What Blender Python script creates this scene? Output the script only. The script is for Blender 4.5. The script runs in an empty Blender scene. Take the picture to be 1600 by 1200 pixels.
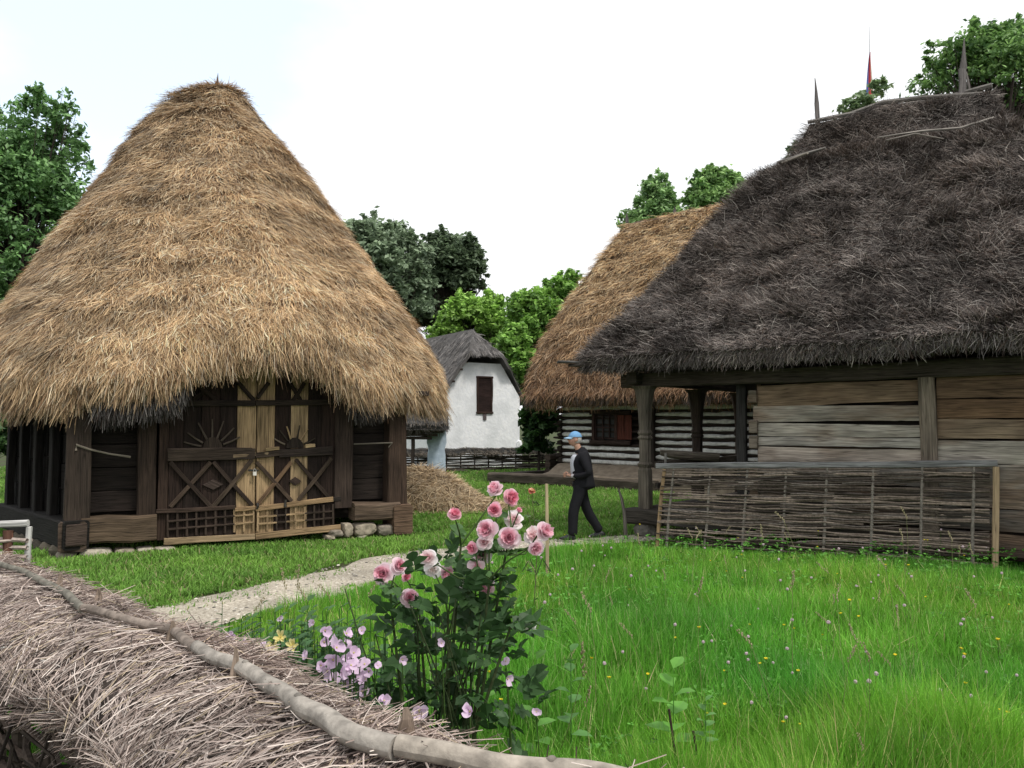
import bpy, math, random
import numpy as np
from mathutils import Vector, Matrix

rng = np.random.default_rng(7)
random.seed(7)
sc = bpy.context.scene
COL = sc.collection

# ------------------------------------------------------------------ camera
F = 1250.0; CH = 1.95; PITCH = math.atan(58.0 / F)
cp, sp_ = math.cos(PITCH), math.sin(PITCH)
def ray(u, v):
    a, b = (u - 800) / F, (600 - v) / F
    return np.array([a, cp - b * sp_, sp_ + b * cp])
def at(u, v, Y):
    d = ray(u, v); k = Y / d[1]
    return np.array([d[0] * k, Y, CH + d[2] * k])
def gnd(u, v, z=0.0):
    d = ray(u, v); k = (z - CH) / d[2]
    return np.array([d[0] * k, d[1] * k, z])
cam_d = bpy.data.cameras.new('camera'); cam = bpy.data.objects.new('camera', cam_d); COL.objects.link(cam)
cam_d.sensor_width = 36; cam_d.lens = 36 * F / 1600; cam_d.clip_end = 3000; cam_d.clip_start = .05
cam.location = (0, 0, CH); cam.rotation_euler = (math.pi / 2 + PITCH, 0, 0)
sc.camera = cam

# ------------------------------------------------------------------ helpers
def unit(a):
    a = np.asarray(a, float)
    return a / np.maximum(np.linalg.norm(a, axis=-1, keepdims=True), 1e-9)
def _h(i, j, k, s):
    n = (i * 374761393 + j * 668265263 + k * 2147483647 + s * 1274126177) & 0xffffffff
    n = ((n ^ (n >> 13)) * 1274126177) & 0xffffffff
    n = (n ^ (n >> 16)) & 0xffffffff
    return n / 4294967295.0
def vn(P, scale=1.0, seed=0):
    """smooth value noise 0..1 at points (N,3)"""
    Q = np.asarray(P, float) * scale + 1000.0
    I = np.floor(Q).astype(np.int64); f = Q - I; f = f * f * (3 - 2 * f)
    r = 0
    for a in (0, 1):
        for b in (0, 1):
            for c in (0, 1):
                w = (f[:, 0] if a else 1 - f[:, 0]) * (f[:, 1] if b else 1 - f[:, 1]) * (f[:, 2] if c else 1 - f[:, 2])
                r = r + w * _h(I[:, 0] + a, I[:, 1] + b, I[:, 2] + c, seed)
    return r
def fbm(P, scale=1.0, seed=0):
    return (vn(P, scale, seed) + .5 * vn(P, scale * 2.1, seed + 1) + .25 * vn(P, scale * 4.3, seed + 2)) / 1.75

def mesh_np(name, V, Fs, cols=None, uv=None, mats=None, midx=None, smooth=False, parent=None):
    """Fs: list of (n,k) int arrays"""
    V = np.asarray(V, np.float32)
    me = bpy.data.meshes.new(name)
    me.vertices.add(len(V)); me.vertices.foreach_set('co', V.ravel())
    loops = np.concatenate([f.ravel() for f in Fs]).astype(np.int32)
    tot = np.concatenate([np.full(len(f), f.shape[1]) for f in Fs]).astype(np.int32)
    st = np.concatenate([[0], np.cumsum(tot)[:-1]]).astype(np.int32)
    me.loops.add(len(loops)); me.loops.foreach_set('vertex_index', loops)
    me.polygons.add(len(tot)); me.polygons.foreach_set('loop_start', st)
    if midx is not None: me.polygons.foreach_set('material_index', np.asarray(midx, np.int32))
    me.update(calc_edges=True)
    if smooth: me.polygons.foreach_set('use_smooth', np.ones(len(tot), bool))
    else: me.polygons.foreach_set('use_smooth', np.zeros(len(tot), bool))
    if cols is not None:
        c = np.ones((len(V), 4), np.float32); c[:, :3] = cols
        at_ = me.attributes.new('Col', 'FLOAT_COLOR', 'POINT'); at_.data.foreach_set('color', c.ravel())
    if uv is not None:
        ul = me.uv_layers.new(name='UVMap'); ul.data.foreach_set('uv', np.asarray(uv, np.float32)[loops].ravel())
    for m in (mats or []): me.materials.append(m)
    me.validate()
    o = bpy.data.objects.new(name, me); COL.objects.link(o)
    if parent is not None: o.parent = parent
    return o

def label(o, lab=None, cat=None, group=None, kind=None):
    if lab: o['label'] = lab
    if cat: o['category'] = cat
    if group: o['group'] = group
    if kind: o['kind'] = kind
    return o
def empty(name, loc=(0, 0, 0), lab=None, cat=None, group=None, rz=0):
    """an Empty at the base of the thing; parts are given in world coordinates"""
    o = bpy.data.objects.new(name, None); COL.objects.link(o)
    o.location = tuple(float(c) for c in loc); o.rotation_euler = (0, 0, rz); o.empty_display_size = .2
    return label(o, lab, cat, group)
def adopt(root):
    """children were built in world space: keep them there under a root that stands elsewhere"""
    inv = Matrix.LocRotScale(root.location, root.rotation_euler, None).inverted()
    for c in list(root.children): 
        c.matrix_parent_inverse = inv
def copy_tree(o, parent=None):
    c = o.copy(); COL.objects.link(c); c.parent = parent
    for ch in list(o.children): 
        d = copy_tree(ch, c); d.matrix_parent_inverse = ch.matrix_parent_inverse.copy()
    return c

class MB:
    def __init__(s): s.V = []; s.F = []; s.C = []; s.U = []; s.M = []; s.n = 0
    def add(s, V, Fl, col, uv=None, m=0):
        V = np.asarray(V, float)
        s.V.append(V); c = np.asarray(col, float)
        s.C.append(np.broadcast_to(c, V.shape).copy())
        s.U.append(np.zeros((len(V), 2)) if uv is None else np.asarray(uv, float))
        for f in Fl: s.F.append([i + s.n for i in f]); s.M.append(m)
        s.n += len(V)
    def rings(s, R, col, closed_ends=True, uvs=None, m=0):
        """R (K,S,3) rings; seam vertex doubled"""
        K, S = R.shape[:2]
        R2 = np.concatenate([R, R[:, :1]], 1)
        V = R2.reshape(-1, 3)
        L = np.concatenate([[0], np.cumsum(np.linalg.norm(np.diff(R.mean(1), axis=0), axis=1))])
        per = np.concatenate([[0], np.cumsum(np.linalg.norm(np.diff(R2[0], axis=0), axis=1))])
        o1, o2 = rng.random() * 50, rng.random() * 50
        uv = np.stack(np.meshgrid(L + o1, per + o2, indexing='ij'), -1).reshape(-1, 2)
        f = []
        for k in range(K - 1):
            for j in range(S):
                a = k * (S + 1) + j; f.append([a, a + 1, a + S + 2, a + S + 1])
        c = np.asarray(col, float)
        if c.ndim == 2 and len(c) == K: c = np.repeat(c, S + 1, 0)
        base = len(V)
        if closed_ends:
            V = np.concatenate([V, R[0], R[-1]]); 
            e = np.concatenate([R[0], R[-1]]); ctr = np.repeat(np.stack([R[0].mean(0), R[-1].mean(0)]), S, 0)
            d = e - ctr
            uv = np.concatenate([uv, np.stack([d[:, 0] + d[:, 1] + o1, d[:, 2] + o2], 1)])
            f.append(list(range(base + S - 1, base - 1, -1))); f.append(list(range(base + S, base + 2 * S)))
            if c.ndim == 2: c = np.concatenate([c, np.repeat(c[:1], S, 0), np.repeat(c[-1:], S, 0)])
        s.add(V, f, c, uv, m)
    def beam(s, p0, p1, w, h, up=(0, 0, 1), col=(.2, .15, .1), seg=None, jit=.006, bev=.012, t0=1, t1=1, m=0):
        """w across (horizontal), h along up"""
        p0 = np.asarray(p0, float); p1 = np.asarray(p1, float); L = np.linalg.norm(p1 - p0)
        d = (p1 - p0) / max(L, 1e-6); up = np.asarray(up, float)
        sd = unit(np.cross(d, up)); u2 = np.cross(sd, d)
        K = (seg or max(2, int(L / .45) + 1)) + 1
        b = min(bev, w * .3, h * .3)
        prof = np.array([(-w/2+b, -h/2), (w/2-b, -h/2), (w/2, -h/2+b), (w/2, h/2-b), (w/2-b, h/2), (-w/2+b, h/2), (-w/2, h/2-b), (-w/2, -h/2+b)])
        R = np.zeros((K, 8, 3)); ph = rng.random(4) * 6
        for k in range(K):
            t = k / (K - 1); sc_ = t0 + (t1 - t0) * t
            oj = (math.sin(ph[0] + t * 5) * jit, math.sin(ph[1] + t * 6) * jit)
            pr = prof * sc_ + rng.normal(0, jit * .5, (8, 2))
            R[k] = p0 + d * L * t + np.outer(pr[:, 0] + oj[0], sd) + np.outer(pr[:, 1] + oj[1], u2)
        s.rings(R, col, m=m)
    def tube(s, pts, rad, sides=6, col=(.2, .15, .1), jit=0., m=0, caps=True):
        P = np.asarray(pts, float); K = len(P)
        rad = np.broadcast_to(np.asarray(rad, float), (K,))
        T = unit(np.gradient(P, axis=0))
        ref = np.array([0, 0, 1.]) if abs(T[:, 2]).mean() < .8 else np.array([1., 0, 0])
        A = unit(np.cross(T, ref)); B = np.cross(A, T)
        an = np.arange(sides) / sides * 2 * math.pi
        R = P[:, None] + (np.cos(an)[None, :, None] * A[:, None] + np.sin(an)[None, :, None] * B[:, None]) * (rad[:, None, None] * (1 + jit * rng.normal(0, 1, (K, sides, 1))))
        s.rings(R, col, closed_ends=caps, m=m)
    def prism(s, poly, n, th, col, m=0):
        """flat polygon (k,3) extruded by th along n"""
        P = np.asarray(poly, float); n = unit(n); k = len(P)
        V = np.concatenate([P, P + n * th]); f = [list(range(k))[::-1], list(range(k, 2 * k))]
        V2 = np.concatenate([P, P + n * th])
        f += [[i, (i + 1) % k, k + (i + 1) % k, k + i] for i in range(k)]
        e = unit(P[1] - P[0]); g = np.cross(n, e)
        o = rng.random() * 40
        uv = np.stack([(V - P[0]) @ e + o, (V - P[0]) @ g + o], 1)
        s.add(V, f, col, uv, m)
    def blob(s, c, r, col, n=2, amp=.15, seed=0, sq=0.0, m=0, freq=1.5, rot=0.0):
        V, Fs = ICO[n]
        P = V.copy()
        if sq > 0:
            mx = np.abs(P).max(1, keepdims=True); P = P * (1 - sq) + P / mx * sq * .8
        P = P * (1 + amp * (vn(V * freq + seed * 7.3, 1, seed) - .5)[:, None] * 2)
        P = P * np.asarray(r, float)
        if rot:
            cr, sr = math.cos(rot), math.sin(rot)
            P = np.stack([P[:, 0] * cr - P[:, 1] * sr, P[:, 0] * sr + P[:, 1] * cr, P[:, 2]], 1)
        s.add(P + np.asarray(c), [list(f) for f in Fs], col, P[:, :2] + seed, m)
    def build(s, name, mat, parent=None, smooth=False):
        V = np.concatenate(s.V); C = np.concatenate(s.C); U = np.concatenate(s.U)
        by = {}
        for f, m in zip(s.F, s.M): by.setdefault((len(f)), []).append((f, m))
        Fs = []; mi = []
        for k, l in by.items():
            Fs.append(np.array([a for a, _ in l])); mi += [b for _, b in l]
        mats = mat if isinstance(mat, (list, tuple)) else [mat]
        return mesh_np(name, V, Fs, C, U, list(mats), mi, smooth, parent)

def ico(n):
    import bmesh
    bm = bmesh.new(); bmesh.ops.create_icosphere(bm, subdivisions=n, radius=1)
    V = np.array([v.co[:] for v in bm.verts]); Fs = [[v.index for v in f.verts] for f in bm.faces]; bm.free()
    return V, Fs
ICO = {i: ico(i) for i in (1, 2, 3, 4)}

def strands(P, W, wd, cols):
    """P (N,K,3) centre line points, W (N,3) width direction, wd (N,K) half widths (last may be 0), cols (N,3)|(N,K,3)"""
    N, K = P.shape[:2]
    L = P - W[:, None] * wd[..., None]; R = P + W[:, None] * wd[..., None]
    V = np.stack([L, R], 2).reshape(-1, 3)
    base = (np.arange(N) * 2 * K)[:, None]
    Fs = []
    for k in range(K - 1):
        Fs.append(base + np.array([[2 * k, 2 * k + 1, 2 * k + 3, 2 * k + 2]]))
    Fq = np.concatenate(Fs)
    if cols.ndim == 2: cols = np.repeat(cols[:, None], K, 1)
    C = np.repeat(cols, 2, 1).reshape(-1, 3)
    return V, Fq, C

def merge(parts):
    """parts: list of (V, [F..], C, m)"""
    Vs, Fs, Cs, mi, n = [], {}, [], {}, 0
    for V, Fl, C, m in parts:
        Vs.append(V); Cs.append(np.broadcast_to(C, V.shape))
        for f in Fl:
            f = np.asarray(f); Fs.setdefault(f.shape[1], []).append(f + n); mi.setdefault(f.shape[1], []).append(np.full(len(f), m))
        n += len(V)
    FF = []; MM = []
    for k in Fs: FF.append(np.concatenate(Fs[k])); MM.append(np.concatenate(mi[k]))
    return np.concatenate(Vs), FF, np.concatenate(Cs), np.concatenate(MM)

# ------------------------------------------------------------------ materials
def newmat(name):
    m = bpy.data.materials.new(name); m.use_nodes = True; nt = m.node_tree
    return m, nt, nt.nodes['Principled BSDF'], nt.nodes['Material Output']
def N(nt, t, **k):
    n = nt.nodes.new(t)
    for a, b in k.items():
        if a in n.inputs.keys(): n.inputs[a].default_value = b
        else: setattr(n, a, b)
    return n
def mat_col(name, rough=.8, transl=0, spec=.25, noise=0, nscale=30, bump=0):
    m, nt, p, out = newmat(name); L = nt.links.new
    a = N(nt, 'ShaderNodeAttribute', attribute_name='Col')
    c = a.outputs['Color']
    if noise:
        tc = N(nt, 'ShaderNodeTexCoord'); nz = N(nt, 'ShaderNodeTexNoise', Scale=nscale, Detail=5.0); L(tc.outputs['Object'], nz.inputs['Vector'])
        mr = N(nt, 'ShaderNodeMapRange'); mr.inputs[1].default_value = .3; mr.inputs[2].default_value = .7
        mr.inputs[3].default_value = 1 - noise; mr.inputs[4].default_value = 1 + noise; L(nz.outputs[0], mr.inputs[0])
        mx = N(nt, 'ShaderNodeVectorMath', operation='SCALE'); L(c, mx.inputs[0]); L(mr.outputs[0], mx.inputs['Scale']); c = mx.outputs[0]
        if bump:
            b = N(nt, 'ShaderNodeBump', Strength=bump, Distance=.02); L(nz.outputs[0], b.inputs['Height']); L(b.outputs[0], p.inputs['Normal'])
    L(c, p.inputs['Base Color']); p.inputs['Roughness'].default_value = rough; p.inputs['Specular IOR Level'].default_value = spec
    if transl:
        t = N(nt, 'ShaderNodeBsdfTranslucent'); L(c, t.inputs[0]); mx = N(nt, 'ShaderNodeMixShader', Fac=transl)
        L(p.outputs[0], mx.inputs[1]); L(t.outputs[0], mx.inputs[2]); L(mx.outputs[0], out.inputs['Surface'])
    return m
def mat_wood(name, contrast=.55, rough=.85, gs=1.0, weather=None):
    """grain runs along UV.x ; Col is the plank colour"""
    m, nt, p, out = newmat(name); L = nt.links.new
    a = N(nt, 'ShaderNodeAttribute', attribute_name='Col'); uv = N(nt, 'ShaderNodeUVMap')
    mp = N(nt, 'ShaderNodeMapping'); mp.inputs['Scale'].default_value = (1.3 * gs, 22 * gs, 1); L(uv.outputs[0], mp.inputs[0])
    n1 = N(nt, 'ShaderNodeTexNoise', Scale=2.2, Detail=6.0, Distortion=.6); L(mp.outputs[0], n1.inputs['Vector'])
    mp2 = N(nt, 'ShaderNodeMapping'); mp2.inputs['Scale'].default_value = (.9, 2.5, 1); L(uv.outputs[0], mp2.inputs[0])
    n2 = N(nt, 'ShaderNodeTexNoise', Scale=1.6, Detail=3.0); L(mp2.outputs[0], n2.inputs['Vector'])
    mr = N(nt, 'ShaderNodeMapRange'); mr.inputs[1].default_value = .32; mr.inputs[2].default_value = .68
    mr.inputs[3].default_value = 1 - contrast; mr.inputs[4].default_value = 1 + contrast * .7; L(n1.outputs[0], mr.inputs[0])
    mr2 = N(nt, 'ShaderNodeMapRange'); mr2.inputs[1].default_value = .35; mr2.inputs[2].default_value = .65
    mr2.inputs[3].default_value = .72; mr2.inputs[4].default_value = 1.25; L(n2.outputs[0], mr2.inputs[0])
    mu = N(nt, 'ShaderNodeMath', operation='MULTIPLY'); L(mr.outputs[0], mu.inputs[0]); L(mr2.outputs[0], mu.inputs[1])
    # cracks : very thin dark lines along the grain
    mp3 = N(nt, 'ShaderNodeMapping'); mp3.inputs['Scale'].default_value = (.5 * gs, 16 * gs, 1); L(uv.outputs[0], mp3.inputs[0])
    n3 = N(nt, 'ShaderNodeTexNoise', Scale=1.0, Detail=2.0); L(mp3.outputs[0], n3.inputs['Vector'])
    s1 = N(nt, 'ShaderNodeMath', operation='SUBTRACT'); L(n3.outputs[0], s1.inputs[0]); s1.inputs[1].default_value = .5
    s2 = N(nt, 'ShaderNodeMath', operation='ABSOLUTE'); L(s1.outputs[0], s2.inputs[0])
    mr3 = N(nt, 'ShaderNodeMapRange'); mr3.inputs[1].default_value = .0; mr3.inputs[2].default_value = .022
    mr3.inputs[3].default_value = .45; mr3.inputs[4].default_value = 1; L(s2.outputs[0], mr3.inputs[0])
    mu2 = N(nt, 'ShaderNodeMath', operation='MULTIPLY'); L(mu.outputs[0], mu2.inputs[0]); L(mr3.outputs[0], mu2.inputs[1])
    sc_ = N(nt, 'ShaderNodeVectorMath', operation='SCALE'); L(a.outputs['Color'], sc_.inputs[0]); L(mu2.outputs[0], sc_.inputs['Scale'])
    c = sc_.outputs[0]
    if weather:
        mx = N(nt, 'ShaderNodeMix', data_type='RGBA'); mr4 = N(nt, 'ShaderNodeMapRange'); mr4.inputs[1].default_value = .48; mr4.inputs[2].default_value = .66
        n4 = N(nt, 'ShaderNodeTexNoise', Scale=.9, Detail=4.0); L(mp2.outputs[0], n4.inputs['Vector']); L(n4.outputs[0], mr4.inputs[0])
        mr4.inputs[4].default_value = .75
        L(mr4.outputs[0], mx.inputs[0]); L(c, mx.inputs[6]); 
        w = N(nt, 'ShaderNodeVectorMath', operation='SCALE'); w.inputs[0].default_value = weather; L(mu2.outputs[0], w.inputs['Scale']); L(w.outputs[0], mx.inputs[7]); c = mx.outputs[2]
    L(c, p.inputs['Base Color']); p.inputs['Roughness'].default_value = rough; p.inputs['Specular IOR Level'].default_value = .2
    b = N(nt, 'ShaderNodeBump', Strength=.6, Distance=.01); L(mu2.outputs[0], b.inputs['Height']); L(b.outputs[0], p.inputs['Normal'])
    return m
def mat_proc(name, c1, c2, scale, rough=.9, bump=.3, bd=.02, detail=6.0, c3=None, s3=1.0, spec=.2, lo=.35, hi=.65):
    m, nt, p, out = newmat(name); L = nt.links.new
    tc = N(nt, 'ShaderNodeTexCoord'); nz = N(nt, 'ShaderNodeTexNoise', Scale=scale, Detail=detail); L(tc.outputs['Object'], nz.inputs['Vector'])
    mr = N(nt, 'ShaderNodeMapRange'); mr.inputs[1].default_value = lo; mr.inputs[2].default_value = hi; L(nz.outputs[0], mr.inputs[0])
    mx = N(nt, 'ShaderNodeMix', data_type='RGBA'); L(mr.outputs[0], mx.inputs[0]); mx.inputs[6].default_value = (*c1, 1); mx.inputs[7].default_value = (*c2, 1)
    c = mx.outputs[2]
    if c3:
        n3 = N(nt, 'ShaderNodeTexNoise', Scale=s3, Detail=4.0); L(tc.outputs['Object'], n3.inputs['Vector'])
        r3 = N(nt, 'ShaderNodeMapRange'); r3.inputs[1].default_value = .45; r3.inputs[2].default_value = .62; L(n3.outputs[0], r3.inputs[0])
        m3 = N(nt, 'ShaderNodeMix', data_type='RGBA'); L(r3.outputs[0], m3.inputs[0]); L(c, m3.inputs[6]); m3.inputs[7].default_value = (*c3, 1); c = m3.outputs[2]
    L(c, p.inputs['Base Color']); p.inputs['Roughness'].default_value = rough; p.inputs['Specular IOR Level'].default_value = spec
    b = N(nt, 'ShaderNodeBump', Strength=bump, Distance=bd); L(nz.outputs[0], b.inputs['Height']); L(b.outputs[0], p.inputs['Normal'])
    return m
M = {}
M['straw'] = mat_col('straw', .7, 0, .3)
M['oldstraw'] = mat_col('weathered_straw', .85, 0, .15)
M['blade'] = mat_col('grass_blade', .55, .35, .3)
M['leaf'] = mat_col('leaf', .5, .3, .35)
M['petal'] = mat_col('petal', .6, .35, .2)
M['bark'] = mat_col('bark', .9, 0, .15, noise=.35, nscale=25, bump=.5)
M['wood'] = mat_wood('aged_wood', .38)
M['newwood'] = mat_wood('fresh_wood', .2)
M['greywood'] = mat_wood('weathered_boards', .35, weather=(.175, .115, .075))
M['stone'] = mat_col('stone', .9, 0, .2, noise=.3, nscale=14, bump=.6)
M['plaster'] = mat_proc('limewash', (.84, .86, .89), (.93, .94, .95), 9, .9, .5, .03, c3=(.76, .78, .80), s3=1.6)
M['plasterc'] = mat_col('limewash_chinking', .9, 0, .2, noise=.22, nscale=9, bump=.5)
M['clay'] = mat_proc('clay', (.20, .16, .12), (.30, .25, .19), 6, .95, .4)
M['cloth'] = mat_col('cloth', .85, 0, .2, noise=.1, nscale=60)
M['skin'] = mat_col('skin', .55, 0, .35)
M['shoe'] = mat_col('shoe_leather', .45, 0, .4)
M['metal'] = mat_col('metal', .35, 0, .5)
M['hay'] = mat_col('hay', .8, 0, .2)
# ------------------------------------------------------------------ world and sun
SUN_EL, SUN_AZ = math.radians(58), math.radians(128)     # azimuth measured from +Y (view) clockwise: behind the camera, to the right
w = bpy.data.worlds.new('World'); sc.world = w; w.use_nodes = True; nt = w.node_tree; L = nt.links.new
bg = nt.nodes['Background']; bg.inputs['Strength'].default_value = 1.14
sky = nt.nodes.new('ShaderNodeTexSky'); sky.sky_type = 'NISHITA'; sky.sun_disc = False
sky.sun_elevation = SUN_EL; sky.sun_rotation = SUN_AZ
sk = N(nt, 'ShaderNodeVectorMath', operation='SCALE'); sk.inputs['Scale'].default_value = .12; L(sky.outputs[0], sk.inputs[0])
tc = N(nt, 'ShaderNodeTexCoord'); mp = N(nt, 'ShaderNodeMapping'); mp.inputs['Scale'].default_value = (1, 1, 2.2); L(tc.outputs['Generated'], mp.inputs[0])
nz = N(nt, 'ShaderNodeTexNoise', Scale=2.1, Detail=6.0, Roughness=.55); L(mp.outputs[0], nz.inputs['Vector'])
# thin blue gap in the cloud deck towards the upper left
dv = N(nt, 'ShaderNodeVectorMath', operation='DOT_PRODUCT'); L(tc.outputs['Generated'], dv.inputs[0]); dv.inputs[1].default_value = tuple(unit([-.50, .98, .52]))
g = N(nt, 'ShaderNodeMapRange'); g.inputs[1].default_value = .93; g.inputs[2].default_value = 1.0; g.inputs[3].default_value = 0; g.inputs[4].default_value = .44; L(dv.outputs['Value'], g.inputs[0])
ad = N(nt, 'ShaderNodeMath', operation='SUBTRACT'); L(nz.outputs[0], ad.inputs[0]); L(g.outputs[0], ad.inputs[1])
mr = N(nt, 'ShaderNodeMapRange'); mr.inputs[1].default_value = .06; mr.inputs[2].default_value = .30; L(ad.outputs[0], mr.inputs[0])
n2 = N(nt, 'ShaderNodeTexNoise', Scale=3.2, Detail=5.0); L(mp.outputs[0], n2.inputs['Vector'])
cr = N(nt, 'ShaderNodeMapRange'); cr.inputs[1].default_value = .35; cr.inputs[2].default_value = .6; cr.inputs[3].default_value = .97; cr.inputs[4].default_value = 1.06; L(n2.outputs[0], cr.inputs[0])
cl = N(nt, 'ShaderNodeVectorMath', operation='SCALE'); cl.inputs[0].default_value = (.985, 1.0, 1.02); L(cr.outputs[0], cl.inputs['Scale'])
mx = N(nt, 'ShaderNodeMix', data_type='RGBA'); L(mr.outputs[0], mx.inputs[0]); 
bl = N(nt, 'ShaderNodeVectorMath', operation='ADD'); bl.inputs[1].default_value = (.64, .68, .68); L(sk.outputs[0], bl.inputs[0])
L(bl.outputs[0], mx.inputs[6]); L(cl.outputs[0], mx.inputs[7])
L(mx.outputs[2], bg.inputs['Color'])
sd = bpy.data.lights.new('sun', 'SUN'); sd.energy = 2.5; sd.angle = math.radians(9); sd.color = (1, .95, .87)
so = bpy.data.objects.new('sun', sd); COL.objects.link(so)
sv = Vector((math.sin(SUN_AZ) * math.cos(SUN_EL), math.cos(SUN_AZ) * math.cos(SUN_EL), math.sin(SUN_EL)))
so.rotation_euler = sv.to_track_quat('Z', 'Y').to_euler(); so.location = (8, -8, 20)
sc.view_settings.view_transform = 'Standard'; sc.view_settings.look = 'None'; sc.view_settings.exposure = 0
sc.cycles.max_bounces = 5; sc.cycles.transparent_max_bounces = 4

# ------------------------------------------------------------------ path line
PW = [(150, 1010), (250, 975), (330, 952), (450, 924), (560, 893), (680, 865), (790, 853), (910, 844), (1000, 836), (1100, 822), (1200, 806)]
PC = np.array([gnd(u, v)[:2] for u, v in PW])
def dens(P, n):
    s = np.concatenate([[0], np.cumsum(np.linalg.norm(np.diff(P, axis=0), axis=1))]); q = np.linspace(0, s[-1], n)
    return np.stack([np.interp(q, s, P[:, k]) for k in range(P.shape[1])], 1)
PCd = dens(PC, 160)
for _ in range(14): PCd[1:-1] = (PCd[:-2] + PCd[1:-1] * 2 + PCd[2:]) / 4
pth = np.linspace(0, 1, 160)
PHW = np.interp(pth, [0, .35, .6, 1], [.66, .50, .34, .26])         # half width of the trodden strip
def path_d(X):
    """signed-ish distance outside the path edge (negative = on path)"""
    D = np.full(len(X), 9e9)
    for i in range(0, 160, 2):
        D = np.minimum(D, np.hypot(X[:, 0] - PCd[i, 0], X[:, 1] - PCd[i, 1]) - PHW[i])
    return D
def path_y(x):
    o = np.argsort(PCd[:, 0]); return np.interp(x, PCd[o, 0], PCd[o, 1])

# ------------------------------------------------------------------ ground sheet
def gz(x, y):
    P = np.stack([x, y, x * 0], 1)
    return (vn(P, .35, 3) - .5) * .07 + (vn(P, 1.3, 4) - .5) * .025
gx = np.concatenate([[-600, -200, -80, -40], np.linspace(-20, 20, 101), [40, 80, 200, 600]])
gy = np.concatenate([[-600, -150, -40, -10], np.linspace(-2, 40, 106), [60, 100, 200, 700, 1500]])
X, Y = np.meshgrid(gx, gy, indexing='ij')
Z = gz(X.ravel(), Y.ravel()) * np.where((np.abs(X.ravel()) < 30) & (Y.ravel() < 50), 1, 0) - .012
i, j = np.meshgrid(np.arange(len(gx) - 1), np.arange(len(gy) - 1), indexing='ij'); ny = len(gy)
q = np.stack([i * ny + j, (i + 1) * ny + j, (i + 1) * ny + j + 1, i * ny + j + 1], -1).reshape(-1, 4)
M['soil'] = mat_proc('soil', (.03, .045, .012), (.06, .09, .02), 5, .95, .6, .03, c3=(.05, .045, .025), s3=.8)
o = mesh_np('ground', np.stack([X.ravel(), Y.ravel(), Z], 1), [q], mats=[M['soil']], smooth=True); label(o, kind='structure')
# path: trodden pale earth and grit
m, nt, p, out = newmat('trodden_earth'); L = nt.links.new
tc = N(nt, 'ShaderNodeTexCoord')
n1 = N(nt, 'ShaderNodeTexNoise', Scale=26.0, Detail=8.0, Roughness=.7); L(tc.outputs['Object'], n1.inputs[0])
n2 = N(nt, 'ShaderNodeTexNoise', Scale=1.4, Detail=4.0); L(tc.outputs['Object'], n2.inputs[0])
v1 = N(nt, 'ShaderNodeTexVoronoi', Scale=34.0); L(tc.outputs['Object'], v1.inputs['Vector'])
ra = N(nt, 'ShaderNodeValToRGB'); e = ra.color_ramp.elements; e[0].position = .32; e[0].color = (.20, .165, .12, 1); e[1].position = .68; e[1].color = (.66, .60, .50, 1); L(n1.outputs[0], ra.inputs[0])
rb = N(nt, 'ShaderNodeMapRange'); rb.inputs[1].default_value = .35; rb.inputs[2].default_value = .65; rb.inputs[3].default_value = .72; rb.inputs[4].default_value = 1.12; L(n2.outputs[0], rb.inputs[0])
sc1 = N(nt, 'ShaderNodeVectorMath', operation='SCALE'); L(ra.outputs[0], sc1.inputs[0]); L(rb.outputs[0], sc1.inputs['Scale']); L(sc1.outputs[0], p.inputs['Base Color'])
p.inputs['Roughness'].default_value = .95
bm_ = N(nt, 'ShaderNodeBump', Strength=.8, Distance=.02); L(v1.outputs[0], bm_.inputs['Height']); L(bm_.outputs[0], p.inputs['Normal'])
T = unit(np.gradient(PCd, axis=0)); Nn = np.stack([-T[:, 1], T[:, 0]], 1)
cs = np.linspace(-1, 1, 9); V = []
for k in range(160):
    wob = PHW[k] + .3 * (vn(np.array([[k * .11, 0, 0], [k * .11, 5, 0]]), 1, 9) - .5)
    for c_ in cs:
        pt = PCd[k] + Nn[k] * c_ * (wob[0] if c_ < 0 else wob[1]) * 1.12
        V.append((pt[0], pt[1], gz(np.array([pt[0]]), np.array([pt[1]]))[0] + (.006 if abs(c_) < .99 else -.03)))
f = [[k * 9 + a, k * 9 + a + 1, k * 9 + a + 10, k * 9 + a + 9] for k in range(159) for a in range(8)]
o = mesh_np('path', V, [np.array(f)], mats=[m], smooth=True); label(o, kind='structure')
# pebbles lying on it, part of the path surface
mb = MB()
for _ in range(1300):
    k = int(rng.integers(0, 150)); c_ = rng.uniform(-1, 1) * PHW[k]; pt = PCd[k] + Nn[k] * c_; r = rng.uniform(.006, .026)
    g_ = rng.choice([.12, .22, .35, .5, .65])
    mb.blob((pt[0], pt[1], gz(np.array([pt[0]]), np.array([pt[1]]))[0] + r * .3), (r, r * rng.uniform(.6, 1), r * .5), (g_, g_ * .93, g_ * .82), n=1, amp=.3, seed=int(rng.integers(99)))
o = mb.build('path_gravel', M['stone']); label(o, kind='stuff', lab='small pale pebbles scattered over the trodden earth path', cat='gravel')

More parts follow.
